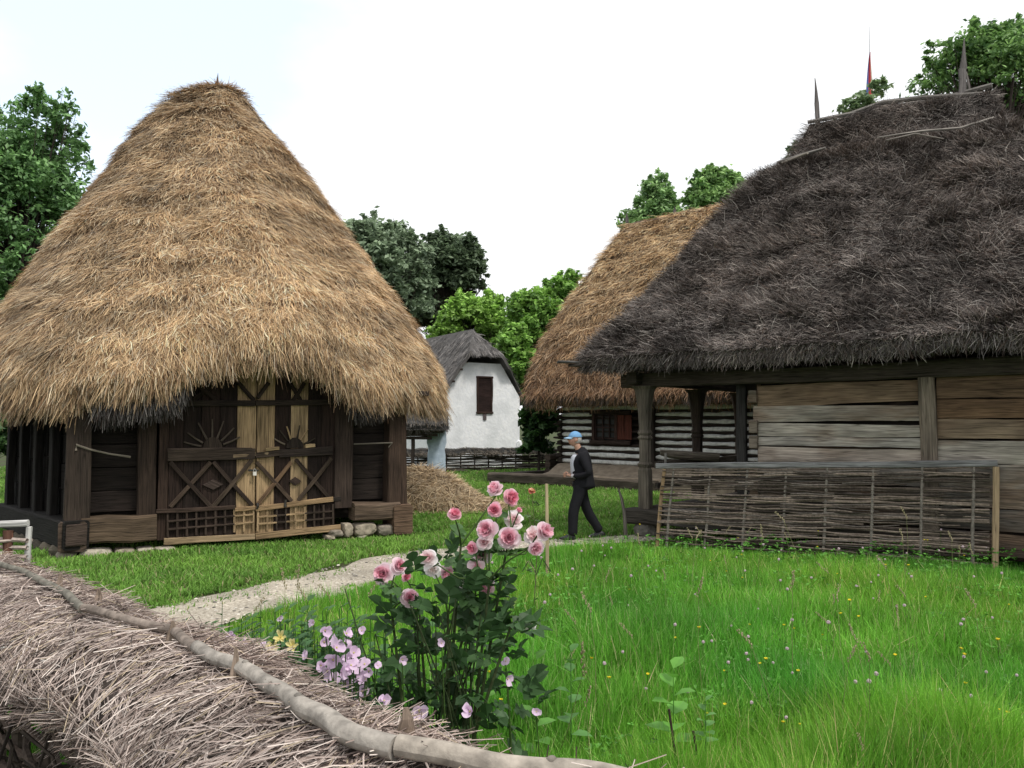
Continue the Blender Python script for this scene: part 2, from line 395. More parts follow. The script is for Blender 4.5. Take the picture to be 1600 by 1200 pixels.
# ------------------------------------------------------------------ grass
def blades(xy, h, wd, lean, col, tipcol, bend=.35):
    n = len(xy); z = gz(xy[:, 0], xy[:, 1])
    a = rng.random(n) * 6.283; dx, dy = np.cos(a) * lean * h, np.sin(a) * lean * h
    P = np.zeros((n, 3, 3)); P[:, 0] = np.stack([xy[:, 0], xy[:, 1], z - .01], 1)
    P[:, 1] = P[:, 0] + np.stack([dx * .35, dy * .35, h * .55], 1)
    P[:, 2] = P[:, 0] + np.stack([dx, dy, h * (1 - bend * lean * lean)], 1)
    b = rng.random(n) * 6.283; W = np.stack([np.cos(b), np.sin(b), b * 0], 1)
    wdt = np.stack([wd, wd * .8, wd * .08], 1)
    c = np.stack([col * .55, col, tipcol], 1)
    return strands(P, W, wdt, c)
def zone(n, y0, y1, pad=1.4):
    """points in the view wedge, denser near the camera"""
    y = np.exp(rng.uniform(math.log(y0), math.log(y1), n * 2)); x = rng.uniform(-1, 1, n * 2) * (y * .66 + pad)
    return np.stack([x, y], 1)
FENCE = np.array([(-3.4, 4.9), (-2.5, 4.1), (-1.9, 3.4), (-1.3, 3.0), (-.8, 2.5), (-.35, 2.1), (.3, 1.95), (1.2, 1.9), (6, 1.9)])
def fence_y(x): return np.interp(x, FENCE[:, 0], FENCE[:, 1])
def grasscol(P, a, b, c, sd):
    P3 = np.concatenate([P, np.zeros((len(P), 1))], 1); t = np.clip(fbm(P3, 1.1, sd) * 1.7 - .35, 0, 1)[:, None]; t2 = rng.random((len(P), 1))
    col = (np.array(a) * (1 - t) + np.array(b) * t) * (.72 + .56 * t2)
    k = rng.random(len(P)) < .07; col[k] = np.array(c) * rng.uniform(.7, 1.2, (k.sum(), 1)); return col
X = zone(330000, 2.2, 15.5)
pn = (vn(np.c_[X, X[:, 0] * 0], 2.2, 77) - .5) * .45
k = (X[:, 1] < path_y(X[:, 0]) - .1) & (path_d(X) + pn > -.02) & (X[:, 1] > fence_y(X[:, 0]) + .12) & (X[:, 0] > -3.4)
X = X[k][:300000]
P3 = np.concatenate([X, np.zeros((len(X), 1))], 1)
h = (.20 + .34 * fbm(P3, .9, 21)) * rng.uniform(.55, 1.25, len(X)); h *= .75 + .55 * vn(P3, 2.6, 23); HA, HB = gnd(1026, 851)[:2], gnd(1700, 905)[:2]; hd_ = unit(HB - HA); hdist = np.abs((X - HA) @ np.array([-hd_[1], hd_[0]])); h *= np.where(X[:, 0] > 1.2, np.clip(.28 + hdist / 3.2, 0, 1), 1); h *= np.clip(path_d(X) / np.where(X[:, 0] > -.3, 2.0, .9) + .14, .14, 1) 
h *= np.where(X[:, 0] < .5, .85, 1.0)
h *= np.interp(X[:, 1], [2, 7, 12], [1.1, .9, .75])
wd = .0022 + X[:, 1] * .00032
col = grasscol(X, (.105, .30, .030), (.195, .47, .050), (.46, .50, .20), 22)
m3 = fbm(P3, 2.3, 24)[:, None]; m4 = fbm(P3, .55, 25)[:, None]; col = col * (.62 + .62 * m3) * (1 + (m4 - .5) * np.array([[1.1, .35, .3]])); yk = rng.random(len(X)) < .05 + .12 * (m3[:, 0] > .6); col[yk] *= [1.5, 1.05, 1.6]
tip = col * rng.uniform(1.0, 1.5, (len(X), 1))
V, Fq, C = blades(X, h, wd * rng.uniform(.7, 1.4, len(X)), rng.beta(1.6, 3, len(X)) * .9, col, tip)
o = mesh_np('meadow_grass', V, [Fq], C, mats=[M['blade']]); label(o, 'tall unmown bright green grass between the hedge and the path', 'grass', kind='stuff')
print('meadow', len(X))
X = zone(230000, 6.5, 34)
k = ((X[:, 1] > path_y(X[:, 0]) + .05) | (X[:, 0] < -3.4)) & ((path_d(X) + (vn(np.c_[X, X[:, 0] * 0], 2.2, 78) - .5) * .5 > 0.0) | (rng.random(len(X)) < .10 * (vn(np.c_[X, X[:, 0] * 0], 3, 79) > .4))); X = X[k]
X2 = np.stack([rng.uniform(-3, 9, 40000), rng.uniform(12, 22, 40000)], 1); X2 = X2[(path_d(X2) > .02) & (X2[:, 1] > path_y(X2[:, 0]))]
X = np.concatenate([X, X2])
h = rng.uniform(.04, .13, len(X)) * np.where(path_d(X) < .1, .6, 1)
fa, fb = gnd(110, 870)[:2], gnd(632, 832)[:2]; fd = unit(fb - fa); h *= np.where(np.abs((X - fa) @ np.array([fd[1], -fd[0]]) - .25) < .35, .45, 1)
col = grasscol(X, (.13, .28, .048), (.235, .44, .075), (.42, .38, .20), 31)
V, Fq, C = blades(X, h, (.003 + X[:, 1] * .00042) * rng.uniform(.7, 1.3, len(X)), rng.beta(2, 2, len(X)) * 1.2, col, col * 1.25)
o = mesh_np('lawn_grass', V, [Fq], C, mats=[M['blade']]); label(o, 'short trodden grass around the barns beyond the path', 'grass', kind='stuff')
print('lawn', len(X))
# ------------------------------------------------------------------ thatch tools
def chaikin(P, n=3):
    for _ in range(n):
        Q = np.roll(P, -1, 0); P = np.stack([P * .75 + Q * .25, P * .25 + Q * .75], 1).reshape(-1, P.shape[1])
    return P
def resample(P, n):
    Q = np.concatenate([P, P[:1]]); return dens(Q, n + 1)[:n]
def offset_poly(P, d):
    """P counter-clockwise, outward offset"""
    n = len(P); out = []
    for i in range(n):
        a, b, c = P[i - 1], P[i], P[(i + 1) % n]
        e1, e2 = unit(b - a), unit(c - b); n1, n2 = np.array([e1[1], -e1[0]]), np.array([e2[1], -e2[0]])
        m = unit(n1 + n2); out.append(b + m * d / max(m @ n1, .5))
    return np.array(out)
def roof_grid(E, R, prof, nt_=28, bump=.05, seed=0, thick=.28, inset=.55):
    """E (M,3) eave top line, R (M,3) ridge line, prof list (rho, zfrac) from eave to ridge. returns V, quads(all), quads(outer)"""
    Mn = len(E); pr = np.array(prof, float)
    seg = np.concatenate([[0], np.cumsum(np.hypot(np.diff(pr[:, 0]) * 4, np.diff(pr[:, 1]) * 5))]); q = np.linspace(0, seg[-1], nt_)
    rho, zf = np.interp(q, seg, pr[:, 0]), np.interp(q, seg, pr[:, 1])
    G = np.zeros((nt_, Mn, 3))
    for k in range(nt_):
        G[k, :, :2] = E[:, :2] * rho[k] + R[:, :2] * (1 - rho[k]); G[k, :, 2] = E[:, 2] + (R[:, 2] - E[:, 2]) * zf[k]
    # normals
    dv = np.gradient(G, axis=0); du = (np.roll(G, -1, 1) - np.roll(G, 1, 1)); Nn = unit(np.cross(du, dv))
    nz = (fbm(G.reshape(-1, 3), .9, seed).reshape(nt_, Mn) - .5) * 2 + (fbm(G.reshape(-1, 3), 2.6, seed + 5).reshape(nt_, Mn) - .5)
    G = G + Nn * (nz * bump)[..., None]
    C0 = E.mean(0)
    inw = unit(np.concatenate([(R - E)[:, :2], np.zeros((Mn, 1))], 1))
    low = G[0] + inw * .10 - np.array([0, 0, thick]); low[:, 2] += (vn(low, 3, seed + 9) - .5) * .08
    inn = low + inw * inset + np.array([0, 0, thick * .6 + inset * .35])
    V = np.concatenate([inn[None], low[None], G]).reshape(-1, 3)
    K = nt_ + 2; k, j = np.meshgrid(np.arange(K - 1), np.arange(Mn), indexing='ij')
    Q = np.stack([k * Mn + j, k * Mn + (j + 1) % Mn, (k + 1) * Mn + (j + 1) % Mn, (k + 1) * Mn + j], -1)
    return V, Q.reshape(-1, 4), Q[1:].reshape(-1, 4), low, inw
def face_data(V, Q):
    T = np.concatenate([Q[:, [0, 1, 2]], Q[:, [0, 2, 3]]]); a, b, c = V[T[:, 0]], V[T[:, 1]], V[T[:, 2]]
    n = np.cross(b - a, c - a); A = np.linalg.norm(n, axis=1) / 2
    return T, unit(n), A
def sample_surf(V, Q, n, weight=None, eye=(0, 0, CH), back=.12):
    T, Nn, A = face_data(V, Q); c = V[T].mean(1)
    vis = ((np.array(eye) - c) * Nn).sum(1) > -.35 * np.linalg.norm(c - np.array(eye), axis=1)
    wgt = A * np.where(vis, 1, back)
    if weight is not None: wgt = wgt * weight(c)
    t = rng.choice(len(T), n, p=wgt / wgt.sum()); r1, r2 = rng.random(n), rng.random(n); s = r1 + r2 > 1; r1[s], r2[s] = 1 - r1[s], 1 - r2[s]
    P = V[T[t, 0]] + (V[T[t, 1]] - V[T[t, 0]]) * r1[:, None] + (V[T[t, 2]] - V[T[t, 0]]) * r2[:, None]
    return P, Nn[t]
def palette(n, pal, w=None):
    pal = np.array(pal, float); i = rng.choice(len(pal), n, p=w); return pal[i] * rng.uniform(.75, 1.25, (n, 1))
def thatch(P, Nn, length, width, pal, w=None, spread=.35, lift=.05, noise_amp=.55, seed=0, swirl=.5, course=.62, tone=None, droop=.0, K=3, contrast=1.0):
    n = len(P); L_ = length * rng.uniform(.55, 1.35, n)
    dn = unit(np.array([0, 0, -1.]) + Nn * Nn[:, 2:3]); flat = Nn[:, 2] > .992
    if flat.any():
        a = rng.random(flat.sum()) * 6.28; dn[flat] = np.stack([np.cos(a), np.sin(a), a * 0], 1)
    sd = np.cross(Nn, dn)
    ang = rng.normal(0, spread, n) + (fbm(P, 1.3, seed + 1) - .5) * 2 * swirl + (vn(P, 5., seed + 2) - .5) * swirl * 1.4
    wild = rng.random(n) < .06; ang[wild] = rng.uniform(-1.5, 1.5, wild.sum())
    d = dn * np.cos(ang)[:, None] + sd * np.sin(ang)[:, None]
    ph = (P[:, 2] / course + fbm(P, .8, seed + 3) * 1.6) % 1.0           # laid courses: 0 = butt end sticking out, 1 = tucked under
    lf = lift * (.35 + rng.random(n) ** 2 * 1.2 + (1 - ph) * .8) * (.4 + 1.2 * vn(P, 2.8, seed + 4))
    t = np.linspace(0, 1, K); W = unit(np.cross(d, Nn) + Nn * rng.normal(0, .45, (n, 1)))
    PP = P[:, None] - Nn[:, None] * .02 + d[:, None] * (t[None, :, None] * L_[:, None, None]) + Nn[:, None] * (lf[:, None] * np.sin(t * 1.35)[None] * 1.1)[..., None]
    PP[:, :, 2] -= droop * (t ** 2)[None] * L_[:, None]
    PP[:, 1] += sd * (rng.normal(0, .04, n) * L_)[:, None]
    wd = width * rng.uniform(.6, 1.4, n)[:, None] * np.linspace(1, .35, K)[None]
    c = palette(n, pal, w)
    big = fbm(P, .55, seed + 6); med = fbm(P, 3.2, seed + 7)
    fac = 1 + noise_amp * contrast * ((big - .5) * .9 + (med - .5) * 1.5) + (.16 - .30 * ph ** 1.5) * contrast  # darker under course edges and in hollows: shade painted into the straw
    c = c * np.clip(fac, .25, 1.7)[:, None]
    if tone is not None: c = c * tone(P)
    return strands(PP, W, wd, np.clip(c, 0, .95))
def fringe(low, inw, n, length, width, pal, w=None, depth=.28, seed=0, down=.75, vis=None, tone=None):
    """straws hanging from the eave edge"""
    Mn = len(low); j = rng.integers(0, Mn, n * 2)
    if vis is not None: j = j[vis[j]]
    j = j[:n]; n = len(j); f = rng.random(n)[:, None]
    P = low[j] * (1 - f) + low[(j + 1) % Mn] * f; I = inw[j]
    P = P + I * rng.uniform(-.10, .16, (n, 1)) + np.array([0, 0, 1]) * rng.uniform(0, depth, (n, 1))
    out_ = -I; side = np.stack([-I[:, 1], I[:, 0], I[:, 2] * 0], 1)
    cl = (vn(P, 4.5, seed) - .5)
    d = unit(out_ * rng.uniform(.1, .75, (n, 1)) + side * (rng.normal(0, .28, n) + cl * 1.0)[:, None] - np.array([0, 0, 1.]) * down)
    L_ = length * rng.uniform(.5, 1.25, n) * (.65 + .7 * vn(P, 3.0, seed + 1)); t = np.linspace(0, 1, 3)
    PP = P[:, None] + d[:, None] * (t[None, :, None] * L_[:, None, None]); PP[:, :, 2] -= (t ** 2)[None] * L_[:, None] * .18
    W = unit(np.cross(d, unit(rng.normal(0, 1, (n, 3)) + out_ * 2)))
    wd = width * rng.uniform(.6, 1.4, n)[:, None] * np.array([1, .8, .3])[None]
    c = palette(n, pal, w) * (.65 + .7 * vn(P, 4.5, seed + 2))[:, None]
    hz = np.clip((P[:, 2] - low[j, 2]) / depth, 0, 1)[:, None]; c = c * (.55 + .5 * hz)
    if tone is not None: c = c * tone(P)
    return strands(PP, W, wd, np.clip(c, 0, .95))
class Wall:
    def __init__(s, p, d): s.p = np.array([p[0], p[1], 0.]); d = unit(np.array([d[0], d[1]])); s.d = np.array([d[0], d[1], 0]); s.n = np.array([d[1], -d[0], 0])
    def pt(s, a, z, o=0.): return s.p + s.d * a + s.n * o + np.array([0, 0, z])
    def sz(s, u, v, o=0.):
        r = ray(u, v); q = s.p + s.n * o - np.array([0, 0, CH]); k = (q @ s.n) / (r @ s.n); x = r * k + np.array([0, 0, CH])
        return (x - s.p) @ s.d, x[2]
    def px(s, u, v, o=0.): a, z = s.sz(u, v, o); return s.pt(a, z, o)

TAN = [(.52, .355, .195), (.66, .475, .275), (.34, .212, .112), (.83, .68, .46), (.17, .095, .05), (.47, .39, .29)]
TANW = [.27, .23, .17, .10, .14, .09]  # share of dark brown straws also paints shadow into the gaps
DARK = [(.142, .128, .120), (.225, .206, .194), (.056, .049, .047), (.40, .37, .34), (.125, .093, .077)]
DARKW = [.29, .25, .27, .09, .10]
WD = (.042, .029, .022); WDK = (.021, .0155, .013); WL = (.36, .235, .115)

# ================================================================== BARN (left, golden straw roof)
FL, FR = gnd(110, 870)[:2], gnd(632, 832)[:2]
fw = Wall(FL, FR - FL); BL = np.linalg.norm(FR - FL)
dL = unit(np.array([-1., 1.02]))
L2 = FL + dL * 3.6; L3 = np.array([-9.3, 18.2]); R2 = FR + np.array([-.95, 3.5]); B3 = np.array([-5.4, 20.6])
poly = np.array([FL, FR, R2, B3, L3, L2])
barn = empty('thatched_barn', ((FL + FR + L3 + R2).mean(0) if 0 else np.array([-5.6, 15.6])).tolist() + [0] if False else (-5.6, 15.6, 0),
             'large dark wooden barn with a tall golden straw roof and double doors', 'barn')
ap = at(338, 131, 15.6)                                     # top of the straw cone
Ep = resample(chaikin(offset_poly(poly, .86), 3), 110)
ang = np.arctan2(Ep[:, 1] - ap[1], Ep[:, 0] - ap[0])
Rp = np.stack([ap[0] + np.where(np.cos(ang) < 0, .85, .10) * np.cos(ang), ap[1] + .10 * np.sin(ang), ap[2] - .10 - .30 * np.clip(-np.cos(ang), 0, 1) ** 1.5], 1)
dm = fw.pt(BL * .50, 0)[:2]
sa = (Ep - fw.p[:2]) @ fw.d[:2]; front = ((Ep - fw.p[:2]) @ fw.n[:2] > .4)
lift_ = np.where(front, np.exp(-((sa - BL * .50) / 1.15) ** 4), 0)
ze = 2.58 + .62 * lift_ + .20 * np.where(front, np.exp(-((sa - .9) / .9) ** 4), 0) + .10 * np.where(front, np.clip((sa - 1.2) / 4, -1, 1), 0) + .10 * (vn(np.c_[Ep, Ep[:, 0] * 0], .9, 5) - .5)
E3 = np.c_[Ep, ze]
prof = [(1, 0), (.985, .060), (.915, .155), (.79, .290), (.606, .480), (.41, .676), (.24, .842), (.15, .922), (.09, .974), (.04, .993), (0, 1)]
V, Q, Qo, low, inw = roof_grid(E3, Rp, prof, 34, .055, 11, thick=.26)
topi = len(V) - len(Ep); V = np.concatenate([V, [ap]]); 
Tt = np.array([[topi + j, topi + (j + 1) % len(Ep), len(V) - 1] for j in range(len(Ep))])
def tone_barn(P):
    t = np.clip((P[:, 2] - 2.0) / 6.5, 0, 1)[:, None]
    side = np.clip((P[:, 0] + 7.2) / 2.0, 0, 1)[:, None]  # left flank tinted greyer: its turn from the sun put into colour
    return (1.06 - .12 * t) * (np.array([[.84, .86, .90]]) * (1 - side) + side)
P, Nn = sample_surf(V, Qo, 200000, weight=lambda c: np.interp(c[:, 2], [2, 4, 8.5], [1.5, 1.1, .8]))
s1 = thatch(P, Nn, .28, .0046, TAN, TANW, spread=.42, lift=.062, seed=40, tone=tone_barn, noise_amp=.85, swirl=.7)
vis = ((low - np.array([0, 0, CH])) * inw).sum(1) > -3
s2 = fringe(low, inw, 17000, .34, .0055, TAN, TANW, depth=.34, seed=50, vis=vis)
# tuft on the very top
a = rng.random(2500) * 6.28; rr = rng.random(2500) ** .5 * .30
Pt = np.c_[ap[0] + rr * np.cos(a), ap[1] + rr * .8 * np.sin(a), ap[2] - rr ** 2 * .9 - .13]; Nt = unit(np.c_[np.cos(a) * rr * 1.1, np.sin(a) * rr * 1.1, np.ones(2500)])
s3 = thatch(Pt, Nt, .16, .005, TAN, TANW, spread=.8, lift=.01, seed=41, droop=.5)
base = (V, [Q, Tt], np.array([.10, .060, .034]) * (.5 + .8 * fbm(V, 2.5, 3))[:, None], 0)  # base coloured dark as the shadow in gaps between straws
VV, FF, CC, MM = merge([base, (s1[0], [s1[1]], s1[2], 0), (s2[0], [s2[1]], s2[2], 0), (s3[0], [s3[1]], s3[2], 0)])
o = mesh_np('roof', VV, FF, CC, mats=[M['straw']], midx=MM, parent=barn)
# old grey thatch layer showing underneath at both sides of the door
parts = []
for (s0, s1_) in ((-.5, 1.9), (4.0, 5.5)):
    sel = (sa > s0) & (sa < s1_) & front
    l2 = low + inw * .16 - np.array([0, 0, .17])
    js = np.where(sel)[0]; l3 = l2[js]; i3 = inw[js]
    if s0 < 0: l3[:, 2] -= .06
    f_ = fringe(l3[:-1], i3[:-1], 3600, .30, .006, DARK, DARKW, depth=.20, seed=60, down=1.0)
    parts.append((f_[0], [f_[1]], f_[2] * .95, 0))
    # the mat they grow from
    n_ = len(l3); U = np.concatenate([l3 + [0, 0, .0], l3 + [0, 0, .30], l3 + i3 * .5 + [0, 0, .02]]); 
    q = np.array([[i, i + 1, n_ + i + 1, n_ + i] for i in range(n_ - 1)] + [[i, 2 * n_ + i, 2 * n_ + i + 1, i + 1] for i in range(n_ - 1)])
    parts.append((U, [q], np.full((len(U), 3), .035), 0))
VV, FF, CC, MM = merge(parts)
o = mesh_np('old_thatch_layer', VV, FF, CC, mats=[M['oldstraw']], midx=MM, parent=barn); label(o, 'older dark grey thatch under the fresh straw')
mb = MB(); mb.tube([ap - [0, 0, .2], ap + [.02, 0, .06], ap + [.03, 0, .22]], [.03, .022, .003], 5, (.10, .09, .09)); mb.build('roof_stake', M['wood'], barn)

# walls -- local wall coordinates read along the front
H = 2.75
S = lambda u, v=750: fw.sz(u, v)[0]
mb = MB()
def boards(mb, wl, s0, s1, z0, z1, n, col, th=.05, o=0., var=.25):
    zs = np.linspace(z0, z1, n + 1) + np.r_[0, rng.normal(0, .02, n - 1), 0] if n > 1 else [z0, z1]
    for i in range(n):
        c = np.array(col) * rng.uniform(1 - var, 1 + var)
        mb.beam(wl.pt(s0, (zs[i] + zs[i+1]) / 2, o + rng.uniform(-.006, .006)), wl.pt(s1, (zs[i] + zs[i+1]) / 2, o + rng.uniform(-.006, .006)), th, zs[i+1] - zs[i] - .012, col=c, jit=.004, bev=.008)
boards(mb, fw, S(138), S(218), .60, 2.9, 7, WDK, o=-.10)
boards(mb, fw, S(548), S(604), .60, 2.9, 6, WDK, o=-.10)
lw = Wall(L2, FL - L2); LLn = np.linalg.norm(L2 - FL)
for k in range(5): boards(mb, lw, .15 + k * .7, .77 + k * .7, .5, 2.6, 1 if 0 else 5, (.013, .011, .010), o=-.06)  # left side near black: eave shade put into the board colour
for (A, B) in ((L3, L2), (B3, L3), (R2, B3), (FR, R2)):
    w_ = Wall(A, B - A); boards(mb, w_, 0, np.linalg.norm(B - A), .4, 2.6, 6, (.04, .03, .024), o=-.04)
# dark inner lining so that no daylight shows through the joints
for (A, B) in ((FL, FR), (L2, FL), (L3, L2), (B3, L3), (R2, B3), (FR, R2)):
    w_ = Wall(A, B - A); n_ = np.linalg.norm(B - A)
    a_, b_ = (0.2, n_ - .2); mb.prism([w_.pt(a_, .3, -.2), w_.pt(b_, .3, -.2), w_.pt(b_, 3.3, -.2), w_.pt(a_, 3.3, -.2)], -w_.n, .03, (.02, .015, .012))
mb.build('wall', M['wood'], barn)
def post(name, s, w_, z0, z1, o=.0, col=WD, th=.2, t0=1, t1=1, par=None, lab=None):
    m_ = MB(); m_.beam(fw.pt(s, z0, o), fw.pt(s, z1, o), w_, th, up=fw.n, col=col, jit=.006, bev=.015, t0=t0, t1=t1)
    ob = m_.build(name, M['wood'], barn); label(ob, lab); return ob
post('corner_post', S(121), S(140) - S(100), .46, 2.9, .04, (.042, .031, .024), .30, 1.04, .92)
post('post', S(228), S(243) - S(214), .54, 2.9, .02, (.040, .027, .020), .22)
post('post', S(534), S(548) - S(520), .50, 2.9, .02, (.05, .035, .028), .2)
post('corner_post', S(616), S(632) - S(603), .42, 2.6, .04, (.055, .036, .026), .28, 1.06, .85)
for k in range(4):
    m_ = MB(); q = LLn - .75 - k * .85; m_.beam(lw.pt(q, .42, .05), lw.pt(q + .03, 2.6, .05), .16, .12, up=lw.n, col=(.014, .012, .011)); m_.build('post', M['wood'], barn)  # side posts carry the same eave shade in their colour
# sills
for nm, a_, b_, za, zb, c in (('sill_beam', S(128), S(244), .18, .56, (.10, .070, .046)), ('sill_beam', S(548), S(618), .27, .56, (.12, .085, .06))):
    m_ = MB(); m_.beam(fw.pt(a_, (za + zb) / 2, .07), fw.pt(b_, (za + zb) / 2, .07), .34, zb - za, col=c, jit=.012, bev=.03); m_.build(nm, M['wood'], barn)
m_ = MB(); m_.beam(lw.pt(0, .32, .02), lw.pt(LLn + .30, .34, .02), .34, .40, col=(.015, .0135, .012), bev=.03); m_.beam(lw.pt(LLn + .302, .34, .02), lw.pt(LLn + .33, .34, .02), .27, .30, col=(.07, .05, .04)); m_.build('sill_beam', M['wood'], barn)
m_ = MB(); e0 = fw.pt(S(115), .32, .14); m_.beam(e0 - fw.n * .3, e0 + fw.n * .14, .36, .42, col=(.085, .06, .045), bev=.035); m_.build('beam_end', M['wood'], barn)
m_ = MB(); e0 = fw.pt(S(621), .27, .14); m_.beam(e0 - fw.n * .4, e0 + fw.n * .16, .34, .50, col=(.14, .09, .06), bev=.035); m_.build('beam_end', M['wood'], barn)
# top plate under the straw
m_ = MB(); m_.beam(fw.pt(.1, 2.95, .02), fw.pt(BL - .1, 2.95, .02), .22, .24, col=(.05, .037, .028)); m_.beam(fw.pt(BL - .3, 2.44, .30), fw.pt(BL + .30, 2.43, .30), .10, .08, col=(.04, .03, .025)); m_.build('wall_plate', M['wood'], barn)
# foundation stones
SC = [(.30, .26, .20), (.36, .31, .24), (.24, .21, .17), (.40, .36, .29)]
def fstone(u0, u1, v0, v1, o=.12, rot=None, par=barn):
    a0, _ = fw.sz(u0, 860, o); a1, _ = fw.sz(u1, 860, o); z1 = fw.sz((u0 + u1) / 2, v0, o)[1]; z0 = fw.sz((u0 + u1) / 2, v1, o)[1]
    m_ = MB(); c = fw.pt((a0 + a1) / 2, (z0 + z1) / 2, o - .05)
    m_.blob(c, ((a1 - a0) / 2 * 1.12, .2, max(.04, (z1 - z0) / 2 * 1.25)), SC[int(rng.integers(4))], n=3, amp=.12, seed=int(rng.integers(1000)), sq=.72, rot=math.atan2(fw.d[1], fw.d[0]), freq=1.6)
    m_.build('foundation_stone', M['stone'], par, smooth=False)
for a in [(124, 176, 857, 878), (178, 211, 857, 869), (213, 240, 855, 862), (180, 224, 870, 880), (226, 262, 862, 874), (240, 275, 855, 864), (86, 122, 862, 884),
          (535, 549, 818, 838), (550, 586, 817, 836), (587, 614, 820, 836), (514, 534, 828, 838), (508, 522, 836, 842), (556, 570, 834, 842)]: fstone(*a)
for k in range(6):
    q = LLn - .1 - k * .42; m_ = MB(); m_.blob(lw.pt(q, .07, .02), (.24, .2, .13), np.array(SC[k % 4]) * .35, n=3, amp=.14, seed=k + 5, sq=.6); m_.build('foundation_stone', M['stone'], barn)
# doors
o_ = .08
def door(u0, u1, planks, bars, crosses, sun, dia, cells, latx):
    """planks [(u0,u1,colour)]"""
    z0 = fw.sz((u0 + u1) / 2, 838 if u0 > 390 else 850, o_)[1]
    mdoor = MB(); zb, zt = .16, 2.98
    for (a, b, c) in planks:
        mdoor.beam(fw.pt((S(a) + S(b)) / 2, zb, o_ - .04), fw.pt((S(a) + S(b)) / 2, zt, o_ - .04), S(b) - S(a) - .006, .04, up=fw.n, col=c, jit=.001, bev=.004, seg=5)
    dob = mdoor.build('door', [M['wood']], barn)
    for (ua, va, ub, vb, hpx, c) in bars:
        m_ = MB(); A, B = fw.px(ua, va, o_ + .02), fw.px(ub, vb, o_ + .02); m_.beam(A, B, .05, hpx * 12.6 / F, col=c, jit=.004, bev=.006); m_.build('rail', M['wood'], dob)
    for (ua, va, ub, vb, c) in crosses:
        m_ = MB(); A, B = fw.px(ua, va, o_ + .02 + .012 * rng.random()), fw.px(ub, vb, o_ + .02); m_.beam(A, B, .03, .062, up=np.cross(unit(B - A), fw.n), col=c, jit=.003, bev=.006); m_.build('cross_brace', M['wood'], dob)
    u, v, R_, c, rays = sun; cA, cz = fw.sz(u, v, o_); m_ = MB()
    P_ = [fw.pt(cA + .14 * math.cos(t), cz + .17 * math.sin(t), o_ - .017) for t in np.linspace(0, math.pi, 13)]; m_.prism(P_, fw.n, .05, c)
    for t, rc in rays:
        m_.tube([fw.pt(cA + .17 * math.cos(t), cz + .16 * math.sin(t), o_ + .01), fw.pt(cA + R_ * math.cos(t) * .7, cz + R_ * .7 * math.sin(t), o_ + .02), fw.pt(cA + R_ * math.cos(t), cz + R_ * math.sin(t) + .02, o_ + .02)], [.018, .015, .012], 5, rc)
    ob = m_.build('sunburst_ornament', M['wood'], dob)
    u, v, w2, h2, c = dia; A, z = fw.sz(u, v, o_); W_ = w2 * 12.6 / F; H_ = h2 * 12.6 / F
    m_ = MB(); m_.prism([fw.pt(A - W_, z, o_ - .018), fw.pt(A, z - H_, o_ - .018), fw.pt(A + W_, z, o_ - .018), fw.pt(A, z + H_, o_ - .018)], fw.n, .035, c); m_.build('diamond_ornament', M['wood'], dob)
    # lattice
    m_ = MB(); (ua, ub, vt, vbm), nx, colf = cells
    for k in range(nx + 1):
        uu = ua + (ub - ua) * k / nx; dv = -(uu - ua) * .080
        A, B = fw.px(uu, vt + dv, o_ + .012), fw.px(uu, vbm + dv, o_ + .012); m_.beam(A, B, .032, .028, up=fw.n, col=colf(uu), jit=.002, bev=.004)
    for t in (.33, .66):
        prev = ua
        for k in range(nx):
            uu, un = ua + (ub - ua) * k / nx, ua + (ub - ua) * (k + 1) / nx; vv = vt + (vbm - vt) * t
            m_.beam(fw.px(uu, vv - (uu - ua) * .08, o_ + .016), fw.px(un, vv - (un - ua) * .08, o_ + .016), .03, .026, col=colf((uu + un) / 2), jit=.001, bev=.004)
    m_.build('lattice', M['wood'], dob)
    return dob
D1, D2, LT = (.030, .019, .015), (.023, .0155, .0125), (.36, .25, .14)
rays_l = [(t, (.09, .07, .055)) for t in (.35, .75, 1.2, 1.6, 2.1, 2.6, 2.95)]
rays_r = [(.4, (.05, .04, .03)), (.95, (.36, .25, .14)), (1.35, (.05, .04, .03)), (1.95, (.34, .24, .13)), (2.3, (.05, .04, .03)), (2.75, (.25, .2, .15))]
door(246, 398, [(246, 262, (.05, .032, .024)), (262, 285, D1), (285, 312, D2), (312, 341, D1), (341, 368, D2), (368, 398, LT)],
     [(262, 712, 398, 709, 17, (.055, .04, .03)), (262, 703, 394, 702, 5, (.07, .05, .04)), (244, 799, 367, 793, 6, (.06, .04, .03)), (367, 797, 398, 793, 6, (.33, .22, .12)), (256, 846, 398, 838, 9, (.33, .24, .145)), (280, 630, 398, 630, 9, (.035, .026, .02))],
     [(266, 722, 329, 792, WD), (329, 722, 266, 792, (.08, .055, .04)), (333, 722, 394, 790, WD), (394, 718, 333, 792, (.07, .05, .036)), (370, 595, 397, 626, (.03, .02, .016)), (300, 595, 340, 626, (.03, .02, .016)), (340, 595, 300, 626, (.03, .02, .016))],
     (332, 700, .43, (.05, .036, .028), rays_l), (333, 757, 15, 8, (.05, .036, .03)), ((262, 396, 802, 840), 9, lambda u: (.06, .042, .032) if u < 366 else (.35, .245, .14)), None)
